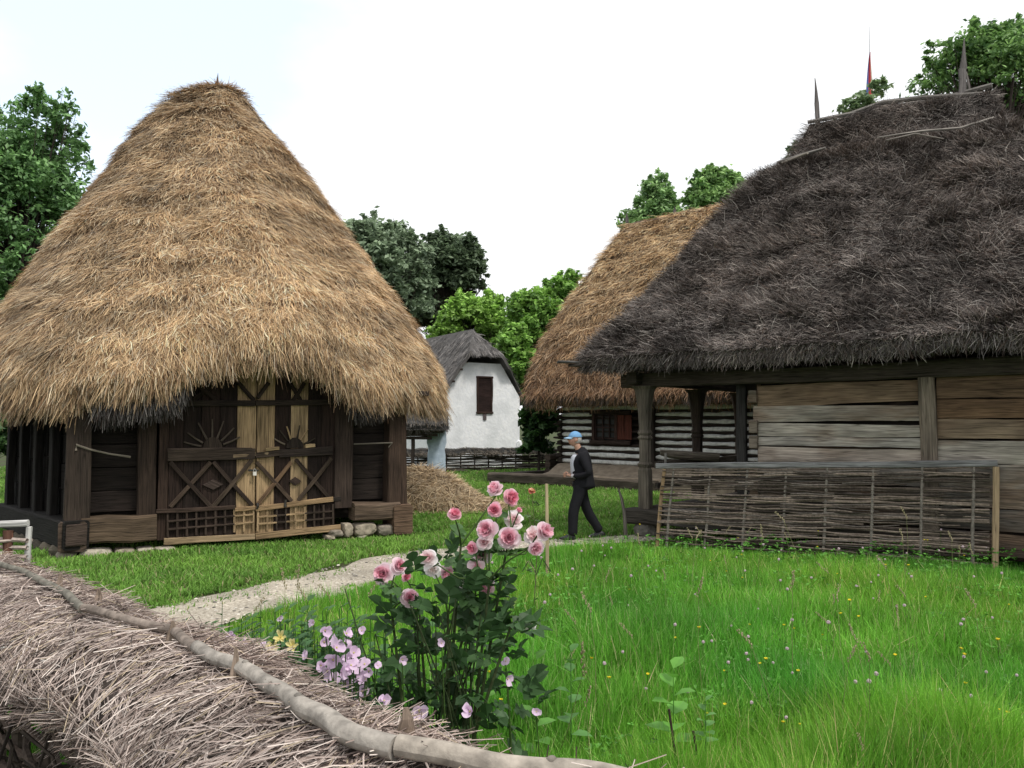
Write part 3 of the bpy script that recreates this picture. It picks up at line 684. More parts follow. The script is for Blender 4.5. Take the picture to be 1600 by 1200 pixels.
dr = door(399, 522, [(399, 427, LT), (427, 452, D1), (452, 479, (.38, .27, .155)), (479, 500, D2), (500, 522, D1)],
     [(399, 712, 436, 708, 9, (.05, .036, .027)), (364, 713, 462, 705, 5, (.33, .24, .15)), (415, 702, 436, 700, 5, (.38, .27, .15)), (436, 709, 519, 704, 13, (.04, .03, .025)), (399, 795, 520, 780, 8, (.33, .22, .12)), (505, 782, 532, 779, 7, (.03, .024, .02)), (399, 838, 532, 824, 10, (.30, .205, .115)), (399, 630, 526, 628, 9, (.035, .026, .02)), (477, 697, 492, 696, 6, (.42, .30, .17))],
     [(401, 722, 456, 783, (.07, .048, .034)), (455, 722, 403, 788, (.16, .10, .06)), (462, 718, 516, 780, WD), (518, 716, 466, 782, (.07, .05, .036)), (402, 622, 420, 598, (.05, .035, .028)), (453, 598, 470, 626, (.03, .02, .016)), (476, 598, 458, 626, (.03, .02, .016))],
     (460, 700, .36, (.03, .022, .018), rays_r), (461, 752, 10, 7, (.045, .03, .024)), ((403, 520, 797, 830), 8, lambda u: (.35, .245, .14) if u < 427 or 452 < u < 479 else (.055, .04, .03)), None)
m_ = MB(); A = fw.px(398, 739, o_ + .05)
m_.beam(A + [0, 0, -.04], A + [0, 0, .02], .055, .03, up=fw.n, col=(.75, .72, .66), jit=0, bev=.006)
m_.tube([A + fw.d * .022 * math.cos(t) + np.array([0, 0, .02 + .045 * math.sin(t)]) for t in np.linspace(0, math.pi, 9)], .006, 6, (.35, .33, .3)); m_.build('padlock', M['metal'], dr)
m_ = MB(); m_.beam(fw.px(388, 735, o_ + .02), fw.px(404, 735, o_ + .02), .02, .03, col=(.02, .02, .02), jit=0); m_.build('latch', M['metal'], dr); m_ = MB(); m_.beam(fw.px(402, 795, o_ + .05), fw.px(402, 786, o_ + .05), .04, .03, up=fw.n, col=(.03, .025, .02)); m_.build('latch', M['metal'], dr); m_ = MB(); m_.beam(fw.px(446, 792, o_ + .05), fw.px(446, 781, o_ + .05), .04, .03, up=fw.n, col=(.03, .025, .02)); m_.build('latch', M['metal'], dr)
# wooden bar latches beside the doors
def stick(pts, r, col, o=.2):
    m_ = MB(); m_.tube([fw.px(u, v, o) for u, v in pts], r, 6, col); ob = m_.build('wooden_handle', M['wood'], barn); return ob
stick([(119, 704), (119, 695), (140, 702), (170, 709), (204, 714)], [.018, .02, .016, .014, .018], (.22, .19, .15))
stick([(553, 694), (580, 693), (613, 692), (607, 699)], [.012, .014, .016, .008], (.17, .15, .12))
adopt(barn)

# ================================================================== DARK THATCHED HOUSE (right)
P0 = gnd(1005, 833)[:2]; P1 = at(1600, 700, 10.5)[:2]
hw = Wall(P0, P1 - P0); HL = 6.7; HD = 6.2
house = empty('dark_thatched_house', (*(P0 + hw.d[:2] * 3.3 - hw.n[:2] * 3), 0), 'grey board house with a dark weathered thatch roof and open porch', 'house')
rect = np.array([hw.pt(-.0, 0)[:2], hw.pt(HL, 0)[:2], hw.pt(HL, 0, -HD)[:2], hw.pt(0, 0, -HD)[:2]])
Eo = offset_poly(rect, .92)
def round_rect(P, r, n):
    out = []
    for i in range(4):
        a, b, c = P[i - 1], P[i], P[(i + 1) % 4]; p, q = b + unit(a - b) * r, b + unit(c - b) * r
        for t in np.linspace(0, 1, 7): out.append(p * (1 - t) ** 2 + b * 2 * t * (1 - t) + q * t * t)
    return resample(np.array(out), n)
Ep = round_rect(Eo, .55, 120)
RA, RB = at(1268, 197, 15.3), at(1545, 148, 13.6)
def ridge_map(Ep, RA, RB, wall, Lw, off, cut0, cut1, wd=.12):
    s = (Ep - wall.p[:2]) @ wall.d[:2]; o = (Ep - wall.p[:2]) @ wall.n[:2] + off
    s0, s1 = cut0, cut1
    t = np.clip((s - s0) / (s1 - s0), 0, 1); R = RA + (RB - RA) * t[:, None]
    # half circle ends
    R = R + wall.n * (np.clip(o / 3.0, -1, 1) * wd)[:, None]
    return R
Rp = ridge_map(Ep, RA, RB, hw, HL, HD / 2, 1.2, HL - 1.2, .10); Rp[:, 2] += .16 * np.exp(-(((Rp[:, 0] - RA[0]) / (RB[0] - RA[0]) - .42) / .22) ** 2)
ze = 3.06 + .05 * (vn(np.c_[Ep, Ep[:, 0] * 0], .9, 15) - .5)
prof = [(1, 0), (.9, .085), (.7, .285), (.5, .50), (.28, .735), (.22, .765), (.12, .82), (.05, .90), (0, 1)]
V, Q, Qo, low, inw = roof_grid(np.c_[Ep, ze], Rp, prof, 34, .075, 71, thick=.15)
def tone_h(P): 
    t = fbm(P, .7, 77)[:, None]; return np.array([[1.0, 1.0, 1.02]]) * (1 - t) + np.array([[1.08, .98, .90]]) * t
P, Nn = sample_surf(V, Qo, 240000)
s1 = thatch(P, Nn, .135, .0042, DARK, DARKW, spread=1.0, lift=.09, seed=80, tone=tone_h, noise_amp=1.15, swirl=1.5, course=.8)
vis = ((low - np.array([0, 0, CH])) * inw).sum(1) > -3
s2 = fringe(low, inw, 12000, .15, .0048, DARK, DARKW, depth=.24, seed=90, vis=vis, down=.6)
base = (V, [Q], np.array([.045, .037, .034]) * (.5 + 1.0 * fbm(V, 2.5, 3))[:, None], 0)
P, Nn = sample_surf(V, Qo, 7000); s4 = thatch(P, Nn, .20, .0034, [(.32, .295, .27), (.26, .24, .22), (.40, .37, .33)], None, spread=1.3, lift=.10, seed=85, swirl=1.5, noise_amp=.5)
VV, FF, CC, MM = merge([base, (s1[0], [s1[1]], s1[2], 0), (s2[0], [s2[1]], s2[2], 0), (s4[0], [s4[1]], s4[2], 0)])
roof = mesh_np('roof', VV, FF, CC, mats=[M['oldstraw']], midx=MM, parent=house)
SG = (.20, .185, .17)
def rstick(pts, r, col=SG, name='ridge_pole', d=None, sides=6):
    m_ = MB(); m_.tube([at(u, v - (4 if name == 'ridge_pole' else 3), y - .06) for u, v, y in pts], r, sides, col, jit=.06); return m_.build(name, M['wood'], roof)
rstick([(1262, 195, 15.35), (1330, 182, 15.0), (1380, 164, 14.6), (1440, 157, 14.2), (1535, 150, 13.6)], [.035, .045, .045, .04, .03])
rstick([(1400, 168, 14.7), (1470, 158, 14.2), (1550, 137, 13.7)], [.02, .035, .045])
rstick([(1215, 257, 14.9), (1250, 246, 14.5), (1290, 234, 14.2)], [.03, .035, .02], name='thatch_rod')
rstick([(1222, 258, 14.8), (1262, 242, 14.3)], [.025, .025], (.30, .27, .23), name='thatch_rod')
rstick([(1370, 218, 12.6), (1440, 208, 12.6), (1500, 203, 12.9), (1552, 187, 13.1)], [.012, .02, .02, .025], (.22, .2, .18), name='thatch_rod')
rstick([(1385, 222, 12.5), (1430, 212, 12.5), (1475, 220, 12.4)], [.012, .015, .01], (.2, .18, .16), name='thatch_rod')
for (u, v0, v1, y, ln, w0) in ((1279, 200, 122, 15.3, -5, .10), (1502, 158, 60, 13.9, 5, .14)):
    m_ = MB(); A, B = at(u, v0 + 8, y), at(u + ln, v1, y); Mi = A + (B - A) * .55
    m_.beam(A, Mi, w0, .05, up=(0, -1, 0), col=(.17, .155, .15), t1=.85); m_.beam(Mi, B, w0 * .85, .04, up=(0, -1, 0), col=(.17, .155, .15), t1=.08); m_.build('ridge_stake', M['wood'], roof)
m_ = MB(); A, B = at(1516, 150, 13.95), at(1510, 112, 13.95); m_.beam(A, B, .05, .03, up=(0, -1, 0), col=(.2, .18, .17), t1=.5); m_.build('ridge_stake', M['wood'], roof)
# sprigs growing on the left end of the ridge
# boards
sW = hw.sz(1176, 700)[0]
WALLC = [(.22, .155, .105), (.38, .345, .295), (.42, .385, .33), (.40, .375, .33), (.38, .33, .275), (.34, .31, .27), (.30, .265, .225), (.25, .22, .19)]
sP = hw.sz(1452, 650)[0]
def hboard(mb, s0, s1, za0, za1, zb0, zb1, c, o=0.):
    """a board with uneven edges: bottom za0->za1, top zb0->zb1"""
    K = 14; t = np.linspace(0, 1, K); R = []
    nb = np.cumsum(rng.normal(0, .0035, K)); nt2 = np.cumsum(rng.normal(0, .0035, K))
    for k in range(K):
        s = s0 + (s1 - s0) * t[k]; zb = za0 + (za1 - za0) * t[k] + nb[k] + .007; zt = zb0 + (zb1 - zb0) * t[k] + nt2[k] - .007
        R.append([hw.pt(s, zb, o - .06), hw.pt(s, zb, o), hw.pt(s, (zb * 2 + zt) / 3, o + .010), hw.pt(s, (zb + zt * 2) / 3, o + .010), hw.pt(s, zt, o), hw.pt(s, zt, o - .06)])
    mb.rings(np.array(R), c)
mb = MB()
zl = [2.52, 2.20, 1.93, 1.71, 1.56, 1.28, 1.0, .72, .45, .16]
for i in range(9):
    hboard(mb, sW + (.02 if i % 2 else .09), sP - .10, zl[i+1] - (.03 if i == 0 else 0), zl[i+1] + .012, zl[i], zl[i] + .0, np.array(WALLC[min(i, 7)]) * rng.uniform(.92, 1.08) * (1, 1, 1, 1, 1, .75, .38, .3, .28)[i])  # low rows darkened in colour for the shade behind the hurdle
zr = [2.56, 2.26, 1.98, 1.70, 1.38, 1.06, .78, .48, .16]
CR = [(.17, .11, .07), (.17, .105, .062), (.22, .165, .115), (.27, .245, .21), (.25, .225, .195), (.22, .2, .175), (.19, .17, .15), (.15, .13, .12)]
for i in range(8): hboard(mb, sP + .10, HL, zr[i+1], zr[i+1] + rng.normal(0, .01), zr[i], zr[i], np.array(CR[i]) * (1, 1, 1.1, 1.2, 1.0, .8, .6, .5)[i])  # weaker painted shade on the low boards of this section
for z in (2.34, 1.86, 1.62, 1.15, .86, .3):            # notched log ends at the corner
    mb.beam(hw.pt(sW - .03, z, .012), hw.pt(sW + .10, z, .012), .12, .20, col=(.20, .17, .135), jit=.003)
mb.prism([hw.pt(sW + .1, .1, -.12), hw.pt(HL, .1, -.12), hw.pt(HL, 3.4, -.12), hw.pt(sW + .1, 3.4, -.12)], -hw.n, .04, (.015, .012, .01))
# the other three sides
pw = Wall(hw.pt(sW, 0, -HD)[:2], (hw.pt(sW, 0) - hw.pt(sW, 0, -HD))[:2])
for (w_, n_) in ((pw, HD), (Wall(hw.pt(HL, 0)[:2], -hw.n[:2]), HD), (Wall(hw.pt(HL, 0, -HD)[:2], -hw.d[:2]), HL - sW)):
    for i in range(9): mb.beam(w_.pt(0.05, .3 + i * .27, -.06), w_.pt(n_ - .14, .3 + i * .27, -.06), .08, .26, col=np.array((.10, .08, .065)) * rng.uniform(.8, 1.2))
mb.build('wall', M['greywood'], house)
m_ = MB(); m_.beam(hw.pt(sP, .2, .02), hw.pt(sP - .02, 2.56, .02), .21, .16, up=hw.n, col=(.20, .165, .13), jit=.008, bev=.03); m_.build('wall_post', M['wood'], house)
m_ = MB(); m_.beam(hw.pt(-.35, 2.65, .02), hw.pt(HL + .2, 2.70, .02), .22, .24, col=(.075, .06, .05), jit=.01, bev=.02)
m_.beam(hw.pt(-.02, 2.70, .35), hw.pt(-.02, 2.66, -HD), .2, .2, col=(.06, .05, .042), jit=.01); m_.build('wall_plate', M['wood'], house)
m_ = MB()
for k in range(9): m_.beam(hw.pt(.25 + k * .8, 2.94, .82), hw.pt(.25 + k * .8, 3.3, -.6), .1, .1, col=(.05, .042, .036))
for k in range(7): m_.beam(hw.pt(-.82, 2.94, -.3 - k * .9), hw.pt(.3, 3.2, -.3 - k * .9), .1, .1, col=(.05, .042, .036))
m_.build('rafter', M['wood'], house)
m_ = MB(); A = hw.pt(-1.05, 2.99, .98); m_.beam(A + unit(A - hw.pt(0, 2.99, 0)) * .06, hw.pt(.05, 2.95, .0), .22, .035, col=(.10, .095, .09)); m_.beam(hw.pt(-.95, 2.92, .86), hw.pt(1.6, 2.90, .80), .10, .05, col=(.07, .06, .052)); m_.build('eave_board', M['wood'], house)
# porch posts with carved collars
def porch_post(s, o, c, big=1.0, name='porch_post', z0=.42):
    m_ = MB(); zz = [z0, .75, 1.10, 1.14, 1.20, 1.24, 1.62, 1.66, 1.70, 1.74, 1.80, 1.84, 2.10, 2.32, 2.50, 2.56]; rr = [.105, .105, .10, .085, .12, .085, .085, .11, .085, .11, .085, .085, .10, .12, .15, .2]
    R = []
    for z, r in zip(zz, rr):
        r *= big; ch = r * .35; q = [(-r, -r + ch), (-r + ch, -r), (r - ch, -r), (r, -r + ch), (r, r - ch), (r - ch, r), (-r + ch, r), (-r, r - ch)]
        R.append([hw.pt(s + a, z, o + b) for a, b in q])
    m_.rings(np.array(R), c); ob = m_.build(name, M['wood'], house); return ob
porch_post(.05, 0, (.15, .13, .105))
porch_post(.05, -2.05, (.07, .055, .045)); porch_post(.05, -4.1, (.06, .04, .032)); porch_post(.05, -6.1, (.05, .04, .032))
m_ = MB(); m_.beam(hw.pt(-.26, .30, .02), hw.pt(.46, .30, .02), .34, .26, col=(.06, .053, .045), bev=.03); m_.build('base_beam', M['wood'], house)
m_ = MB(); m_.beam(hw.pt(.05, .30, -.3), hw.pt(.05, .30, -HD), .28, .26, col=(.08, .07, .06)); m_.beam(hw.pt(.48, .30, .0), hw.pt(sW + .05, .30, .0), .28, .24, col=(.10, .09, .08)); 
m_.beam(hw.pt(.4, .44, -.05), hw.pt(sW, .44, -.05), .1, .03, col=(.25, .23, .2)); m_.build('base_beam', M['wood'], house)
m_ = MB(); 
for k in range(8): m_.beam(hw.pt(.2 + k * .215, .455, -.15), hw.pt(.2 + k * .215, .455, -HD), .2, .035, col=np.array((.12, .105, .09)) * rng.uniform(.8, 1.2))
m_.build('porch_floor', M['wood'], house)
m_ = MB(); m_.beam(hw.pt(sW - .28, .45, -.25), hw.pt(sW - .28, 2.55, -.25), .16, .10, up=hw.n, col=(.05, .048, .046)); m_.build('door_post', M['wood'], house)
m_ = MB(); m_.beam(hw.pt(.05, 1.16, -.4), hw.pt(.05, 1.16, -4.0), .09, .12, col=(.10, .085, .07)); m_.beam(hw.pt(.05, .8, -.4), hw.pt(.05, .8, -4.0), .06, .10, col=(.08, .07, .06)); m_.build('porch_rail', M['wood'], house)
for (s_, o2, r_) in ((.05, .0, .24), (1.9, .0, .2), (HL - .2, 0, .2), (4.2, 0, .2)):
    m_ = MB(); m_.blob(hw.pt(s_, .07, o2 - .02), (r_, r_ * .8, .14), (.16, .15, .135), n=3, amp=.12, seed=int(s_ * 10), sq=.5); m_.build('foundation_stone', M['stone'], house)
adopt(house)
# hollow log trough laid over the porch rail
m_ = MB(); a0, a1 = hw.pt(-.30, 1.40, -1.2), hw.pt(.62, 1.34, -1.75)
d_ = unit(a1 - a0); sd_ = unit(np.cross(d_, [0, 0, 1]))
R = []
for t in np.linspace(0, 1, 9):
    c = a0 + (a1 - a0) * t; r = .20 * (1 - .35 * max(0, .2 - t) / .2)
    pts = [c + sd_ * r * math.cos(a) * (1.05) + np.array([0, 0, 1]) * r * .75 * math.sin(a) for a in np.linspace(0, -math.pi, 9)] + [c + sd_ * -r * .72 + [0, 0, .01], c + [0, 0, -r * .35], c + sd_ * r * .72 + [0, 0, .01]]
    R.append(pts)
m_.rings(np.array(R), (.22, .19, .155)); o = m_.build('log_trough', M['wood']); label(o, 'grey hollowed log trough resting on the porch rail', 'trough')
# ================================================================== STRIPED LOG HOUSE
Q0 = at(875, 700, 25.5)[:2]; gw = Wall(Q0, hw.d[:2]); GL, GD = 9.2, 6.5
lh = empty('striped_log_house', (*(gw.pt(4, 0, -3)[:2]), 0), 'brown log house with white chinking stripes and a tan straw roof', 'house')
rect = np.array([gw.pt(0, 0)[:2], gw.pt(GL, 0)[:2], gw.pt(GL, 0, -GD)[:2], gw.pt(0, 0, -GD)[:2]])
Ep = round_rect(offset_poly(rect, 1.0), .8, 100)
RA, RB = at(985, 350, 28.0), at(1135, 318, 25.8); RB = RA + (RB - RA) * 1.5
Rp = ridge_map(Ep, RA, RB, gw, GL, GD / 2, .6, GL - .6, .12)
ze = 2.85 + .08 * (vn(np.c_[Ep, Ep[:, 0] * 0], .7, 25) - .5)
prof = [(1, 0), (.93, .13), (.857, .27), (.63, .49), (.34, .74), (.15, .895), (.06, .965), (0, 1)]
V, Q, Qo, low, inw = roof_grid(np.c_[Ep, ze], Rp, prof, 28, .06, 171, thick=.25)
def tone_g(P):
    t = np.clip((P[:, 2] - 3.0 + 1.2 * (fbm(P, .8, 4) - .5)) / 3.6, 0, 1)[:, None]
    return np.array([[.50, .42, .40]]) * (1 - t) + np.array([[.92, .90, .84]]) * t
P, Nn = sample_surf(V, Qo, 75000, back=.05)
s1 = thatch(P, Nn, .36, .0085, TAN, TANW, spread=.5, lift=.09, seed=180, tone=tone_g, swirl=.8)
vis = ((low - np.array([0, 0, CH])) * inw).sum(1) > -3
s2 = fringe(low, inw, 6500, .24, .008, [(.13, .095, .07), (.08, .06, .05), (.2, .155, .12)], None, depth=.26, seed=190, vis=vis)
base = (V, [Q], np.array([.10, .066, .04]) * (.5 + .9 * fbm(V, 2.5, 3))[:, None], 0)
VV, FF, CC, MM = merge([base, (s1[0], [s1[1]], s1[2], 0), (s2[0], [s2[1]], s2[2], 0)])
roof = mesh_np('roof', VV, FF, CC, mats=[M['straw']], midx=MM, parent=lh)
for (u, v0, v1, y) in ((980, 352, 333, 28.0), (1055, 342, 322, 27.0)):
    m_ = MB(); A, B = at(u, v0, y), at(u - 1, v1, y); m_.beam(A, A + (B - A) * .6, .12, .04, up=(0, -1, 0), col=(.12, .11, .1)); m_.beam(A + (B - A) * .6, B, .11, .035, up=(0, -1, 0), col=(.12, .11, .1), t1=.1); m_.build('ridge_stake', M['wood'], roof)
# logs and chinking : the openings are left out of the rows
zb0 = .66; rows = 10; pit = .205
wu0, wz1 = gw.sz(930, 648); wu1, wz0 = gw.sz(985, 688)
mb = MB(); mc = MB()
def wavy(mbx, wl, s0, s1, z, h, th, col, o=0., amp=.012, colj=.0):
    K = max(3, int((s1 - s0) / .22)); R = []
    f1 = rng.random(2) * 9
    for k in range(K + 1):
        t = k / K; s = s0 + (s1 - s0) * t; e = .55 if (k == 0 or k == K) else 1
        zc = z + amp * math.sin(s * 1.3 + f1[0]) + amp * .6 * rng.normal(); hh = h * .5 * e * (1 + .14 * rng.normal())
        R.append([wl.pt(s, zc - hh, o - th), wl.pt(s, zc - hh, o), wl.pt(s, zc - hh * .5, o + th * .45), wl.pt(s, zc + hh * .5, o + th * .45), wl.pt(s, zc + hh, o), wl.pt(s, zc + hh, o - th)])
    mbx.rings(np.array(R), col)
for r in range(rows):
    z = zb0 + r * pit
    c = np.array((.030, .022, .018)) * rng.uniform(.8, 1.3) if r < 8 else np.array((.07, .06, .035))
    wavy(mb, gw, -.15 - .1 * (r % 2), GL, z + .155, .095, .10, c, -.02, .010)
    w_ = (.66, .67, .66) if r < 9 else (.34, .33, .22)
    segs = [(.03, wu0 - .06), (wu1 + .45, 3.25), (3.4, 6.0), (6.1, GL)] if wz0 - .1 < z + .04 < wz1 + .06 else [(.03, 3.25), (3.4, 6.0), (6.1, GL)]
    if r == 8: segs = [(.03, 3.25), (3.4, GL)]
    for (a_, b_) in segs: wavy(mc, gw, a_, b_, z + .048, .128, .07, np.array(w_) * rng.uniform(.93, 1.05), -.012, .008)
mb.prism([gw.pt(0, .5, -.12), gw.pt(GL, .5, -.12), gw.pt(GL, 3.1, -.12), gw.pt(0, 3.1, -.12)], -gw.n, .05, (.02, .016, .012))
for (w_, n_) in ((Wall(gw.pt(0, 0, -GD)[:2], gw.n[:2]), GD), (Wall(gw.pt(GL, 0)[:2], -gw.n[:2]), GD), (Wall(gw.pt(GL, 0, -GD)[:2], -gw.d[:2]), GL)):
    for r in range(11): wavy(mb, w_, -.1, n_ + .1, .7 + r * .2, .19, .1, (.035, .027, .022), 0)
mb.build('log_wall', M['wood'], lh); mc.build('chinking', M['plasterc'], lh)
for s in (3.32, 6.05):
    m_ = MB(); m_.beam(gw.pt(s, .6, .06), gw.pt(s, 2.75, .06), .2, .14, up=gw.n, col=(.04, .032, .028)); m_.build('wall_post', M['wood'], lh)
# window with mullions, red shutter beside it
m_ = MB(); A = .06
for (a0, z0, a1, z1, wd_) in ((wu0 - .02, wz0 - .05, wu0 - .02, wz1 + .05, .10), (wu1 - .45, wz0, wu1 - .45, wz1, .09)):
    m_.beam(gw.pt(a0, z0, A), gw.pt(a1, z1, A), wd_, .09, up=gw.n, col=(.06, .035, .03))
m_.beam(gw.pt(wu0 - .14, wz1 + .06, A), gw.pt(wu1 + .05, wz1 + .06, A), .1, .12, col=(.045, .03, .026)); m_.beam(gw.pt(wu0 - .14, wz0 - .07, A), gw.pt(wu1 + .05, wz0 - .07, A), .14, .13, col=(.045, .032, .026))
wn = m_.build('window', M['wood'], lh)
m_ = MB(); wa, wb = wu0 + .05, wu1 - .5
for t in (0, .36, .70, 1): m_.beam(gw.pt(wa + (wb - wa) * t, wz0, A - .02), gw.pt(wa + (wb - wa) * t, wz1, A - .02), .04, .03, up=gw.n, col=(.05, .03, .028))
for t in (.05, .5, .95): m_.beam(gw.pt(wa, wz0 + (wz1 - wz0) * t, A - .022), gw.pt(wb, wz0 + (wz1 - wz0) * t, A - .022), .03, .035, col=(.05, .03, .028))
m_.build('mullion', M['wood'], wn)
m_ = MB(); m_.prism([gw.pt(wa, wz0, A - .06), gw.pt(wb, wz0, A - .06), gw.pt(wb, wz1, A - .06), gw.pt(wa, wz1, A - .06)], gw.n, .01, (.012, .012, .014)); m_.build('pane', M['shoe'], wn)
m_ = MB(); 
for k in range(2): m_.beam(gw.pt(wu1 - .30 + .26 * k, wz0 + .02, A), gw.pt(wu1 - .30 + .26 * k, wz1 - .02, A), .25, .03, up=gw.n, col=(.115, .038, .028)); 
m_.build('shutter', M['wood'], lh)
# clay bench and log step in front
M['claydark'] = M['clay']
m_ = MB(); R = []
for t in np.linspace(0, 1, 14):
    s = .05 + t * 8; R.append([gw.pt(s, .02, -.1), gw.pt(s, .02, 1.25), gw.pt(s, .34 + .02 * rng.normal(), 1.2), gw.pt(s, .36 + .02 * rng.normal(), .7), gw.pt(s, .60 + .01 * rng.normal(), .2), gw.pt(s, .64, -.1)])
m_.rings(np.array(R), (1, 1, 1)); m_.build('clay_bench', M['clay'], lh)
m_ = MB(); m_.beam(gw.pt(-1.75, .17, 1.35), gw.pt(4.2, .17, 1.40), .28, .33, col=(.085, .07, .055), jit=.015, bev=.05); m_.build('log_step', M['wood'], lh)
m_ = MB(); m_.beam(gw.pt(-1.7, .16, 1.2), gw.pt(-1.0, .16, -1), .26, .30, col=(.06, .05, .042)); 
for k in range(3): m_.beam(gw.pt(-.35, .35 + .22 * k, .2), gw.pt(-.35 + .02, .35 + .22 * k, -2.2), .22, .2, col=(.06, .045, .035), bev=.05)
m_.build('corner_logs', M['wood'], lh)
adopt(lh)

# ================================================================== WHITE HOUSE
GA, GB = at(688, 700, 32.0)[:2], at(812, 700, 34.0)[:2]
ww = Wall(GA, GB - GA); WL_ = np.linalg.norm(GB - GA); WDp = 8.0
wh = empty('whitewashed_house', (*(ww.pt(WL_ / 2, 0, -4)[:2]), 0), 'small whitewashed house with grey reed roof and one dark opening in its gable', 'house')
ez = 2.95; rz = 5.75; mid = WL_ / 2; hipz = 4.35; fr = (rz - hipz) / (rz - ez)      # half-hip
K = 24; gv = []
g_poly = [(0, 0), (WL_, 0)] 
slope = lambda s: rz - (rz - ez) * abs(s - mid) / mid
mb_V = []; outline = [(0, -.1), (WL_, -.1), (WL_, ez)] + [(WL_ - (WL_ - mid) * t, 0) for t in []]
xs_hr = mid + mid * (hipz - ez) / (rz - ez) * -1 + 0  # where the slope meets the half hip
d_h = mid * (rz - hipz) / (rz - ez)
pts = [(0, -.1), (WL_, -.1), (WL_, ez), (mid + d_h * 1.0, hipz), (mid - d_h * 1.0, hipz), (0, ez)]
m_ = MB(); m_.prism([ww.pt(s, z, -.25) for s, z in pts], ww.n, .25, (1, 1, 1))
sl = Wall(ww.pt(0, 0, -WDp)[:2], ww.n[:2]); m_.prism([sl.pt(.0, -.1, 0), sl.pt(WDp - .26, -.1, 0), sl.pt(WDp - .26, ez, 0), sl.pt(0, ez, 0)], -sl.n, .2, (1, 1, 1))
sr = Wall(ww.pt(WL_, 0)[:2], -ww.n[:2]); m_.prism([sr.pt(.26, -.1, 0), sr.pt(WDp, -.1, 0), sr.pt(WDp, ez, 0), sr.pt(.26, ez, 0)], -sr.n, .2, (1, 1, 1))
m_.build('wall', M['plaster'], wh)
m_ = MB(); m_.blob(ww.pt(WL_ - .05, .5, .02), (.16, .12, .75), (1, 1, 1), n=3, amp=.06, sq=.6); m_.build('buttress', M['plaster'], wh)
wo0, z1o = ww.sz(746, 589); wo1, z0o = ww.sz(768, 645)
m_ = MB(); a0, a1 = wo0, wo1
for (p_, q_, w_) in ((ww.pt(a0, z0o, .02), ww.pt(a0, z1o, .02), .08), (ww.pt(a1, z0o, .02), ww.pt(a1, z1o, .02), .08)): m_.beam(p_, q_, w_, .06, up=ww.n, col=(.045, .025, .02))
m_.beam(ww.pt(a0 - .06, z1o, .02), ww.pt(a1 + .06, z1o, .02), .06, .08, col=(.045, .025, .02)); m_.beam(ww.pt(a0 - .06, z0o, .02), ww.pt(a1 + .06, z0o, .02), .08, .08, col=(.05, .03, .024))
hx = m_.build('loft_hatch', M['wood'], wh)
m_ = MB(); m_.prism([ww.pt(a0 + .04, z0o + .04, .003), ww.pt(a1 - .04, z0o + .04, .003), ww.pt(a1 - .04, z1o - .04, .003), ww.pt(a0 + .04, z1o - .04, .003)], ww.n, .012, (.028, .016, .014)); m_.build('panel', M['wood'], hx)
m_ = MB(); a_, z_ = ww.sz(757, 651); m_.beam(ww.pt(a_, z_ - .13, .02), ww.pt(a_, z_ + .12, .02), .15, .05, up=ww.n, col=(.11, .09, .09)); m_.build('vent', M['wood'], wh)
# roof surface : two slopes with half hip toward the camera
def wh_pt(a, b):
    """a along the house (0 front), b across -1..1"""
    ov = .38 - .33 * min(1, max(0, (abs(b) - .5) / .2)) * (b > 0); yy = -WDp * a + ov * (1 - a); s = mid + b * (mid + .42)
    z = rz + .12 - (rz - ez + .42) * abs(b) - .05 * math.cos(b * 3)
    zf = hipz - .16 + (.62 + a * WDp + 0) * .98                      # half hip plane
    return ww.pt(s, min(z, zf), yy)
na, nb = 40, 31; G = np.array([[wh_pt(a ** 1.3, b) for b in np.linspace(-1, 1, nb)] for a in np.linspace(0, 1, na)])
G += (fbm(G.reshape(-1, 3), 1.1, 5).reshape(na, nb, 1) - .5) * .12
base_ = G - np.array([0, 0, 1.]) * np.where(np.linspace(-1, 1, nb) > .5, .10, .22)[None, :, None]; V = np.concatenate([G.reshape(-1, 3), base_.reshape(-1, 3)])
ii, jj = np.meshgrid(np.arange(na - 1), np.arange(nb - 1), indexing='ij'); Qt = np.stack([ii * nb + jj, ii * nb + jj + 1, (ii + 1) * nb + jj + 1, (ii + 1) * nb + jj], -1).reshape(-1, 4)
nG = na * nb; Qb = Qt[:, ::-1] + nG
e = [[i * nb, i * nb + nG, (i + 1) * nb + nG, (i + 1) * nb] for i in range(na - 1)] + [[i * nb + nb - 1, (i + 1) * nb + nb - 1, (i + 1) * nb + nb - 1 + nG, i * nb + nb - 1 + nG] for i in range(na - 1)] + [[j, j + 1, j + 1 + nG, j + nG] for j in range(nb - 1)]
GREY = [(.15, .145, .145), (.20, .19, .185), (.105, .10, .10), (.27, .25, .235)]
P, Nn = sample_surf(V, Qt, 26000, back=.1); Nn = Nn * np.sign(Nn[:, 2:3] + 1e-6)
s1 = thatch(P, Nn, .42, .010, GREY, None, spread=.12, lift=.035, seed=280, swirl=.15, noise_amp=.35, course=1.1, contrast=.9)
# gable verge straws
VV, FF, CC, MM = merge([(V, [Qt, Qb, np.array(e)], np.array([.10, .095, .092]) * (.6 + .8 * fbm(V, 3, 3))[:, None], 0), (s1[0], [s1[1]], s1[2], 0)])
rf = mesh_np('roof', VV, FF, CC, mats=[M['oldstraw']], midx=MM, parent=wh)
m_ = MB(); A = at(733, 524, 33.9); m_.tube([A - [0, 0, .1], A + [0, 0, .17]], [.12, .11], 7, (.22, .21, .2)); m_.build('ridge_cap', M['oldstraw'], rf)
for k in range(4): m_ = MB(); q = wh_pt(0, -.96 + .16 * k) - [0, 0, .2]; m_.beam(q - ww.n * .3, q + ww.n * .08 - [.05, 0, .10], .1, .07, col=(.06, .045, .038)); m_.build('rafter_end', M['wood'], wh)
adopt(wh)

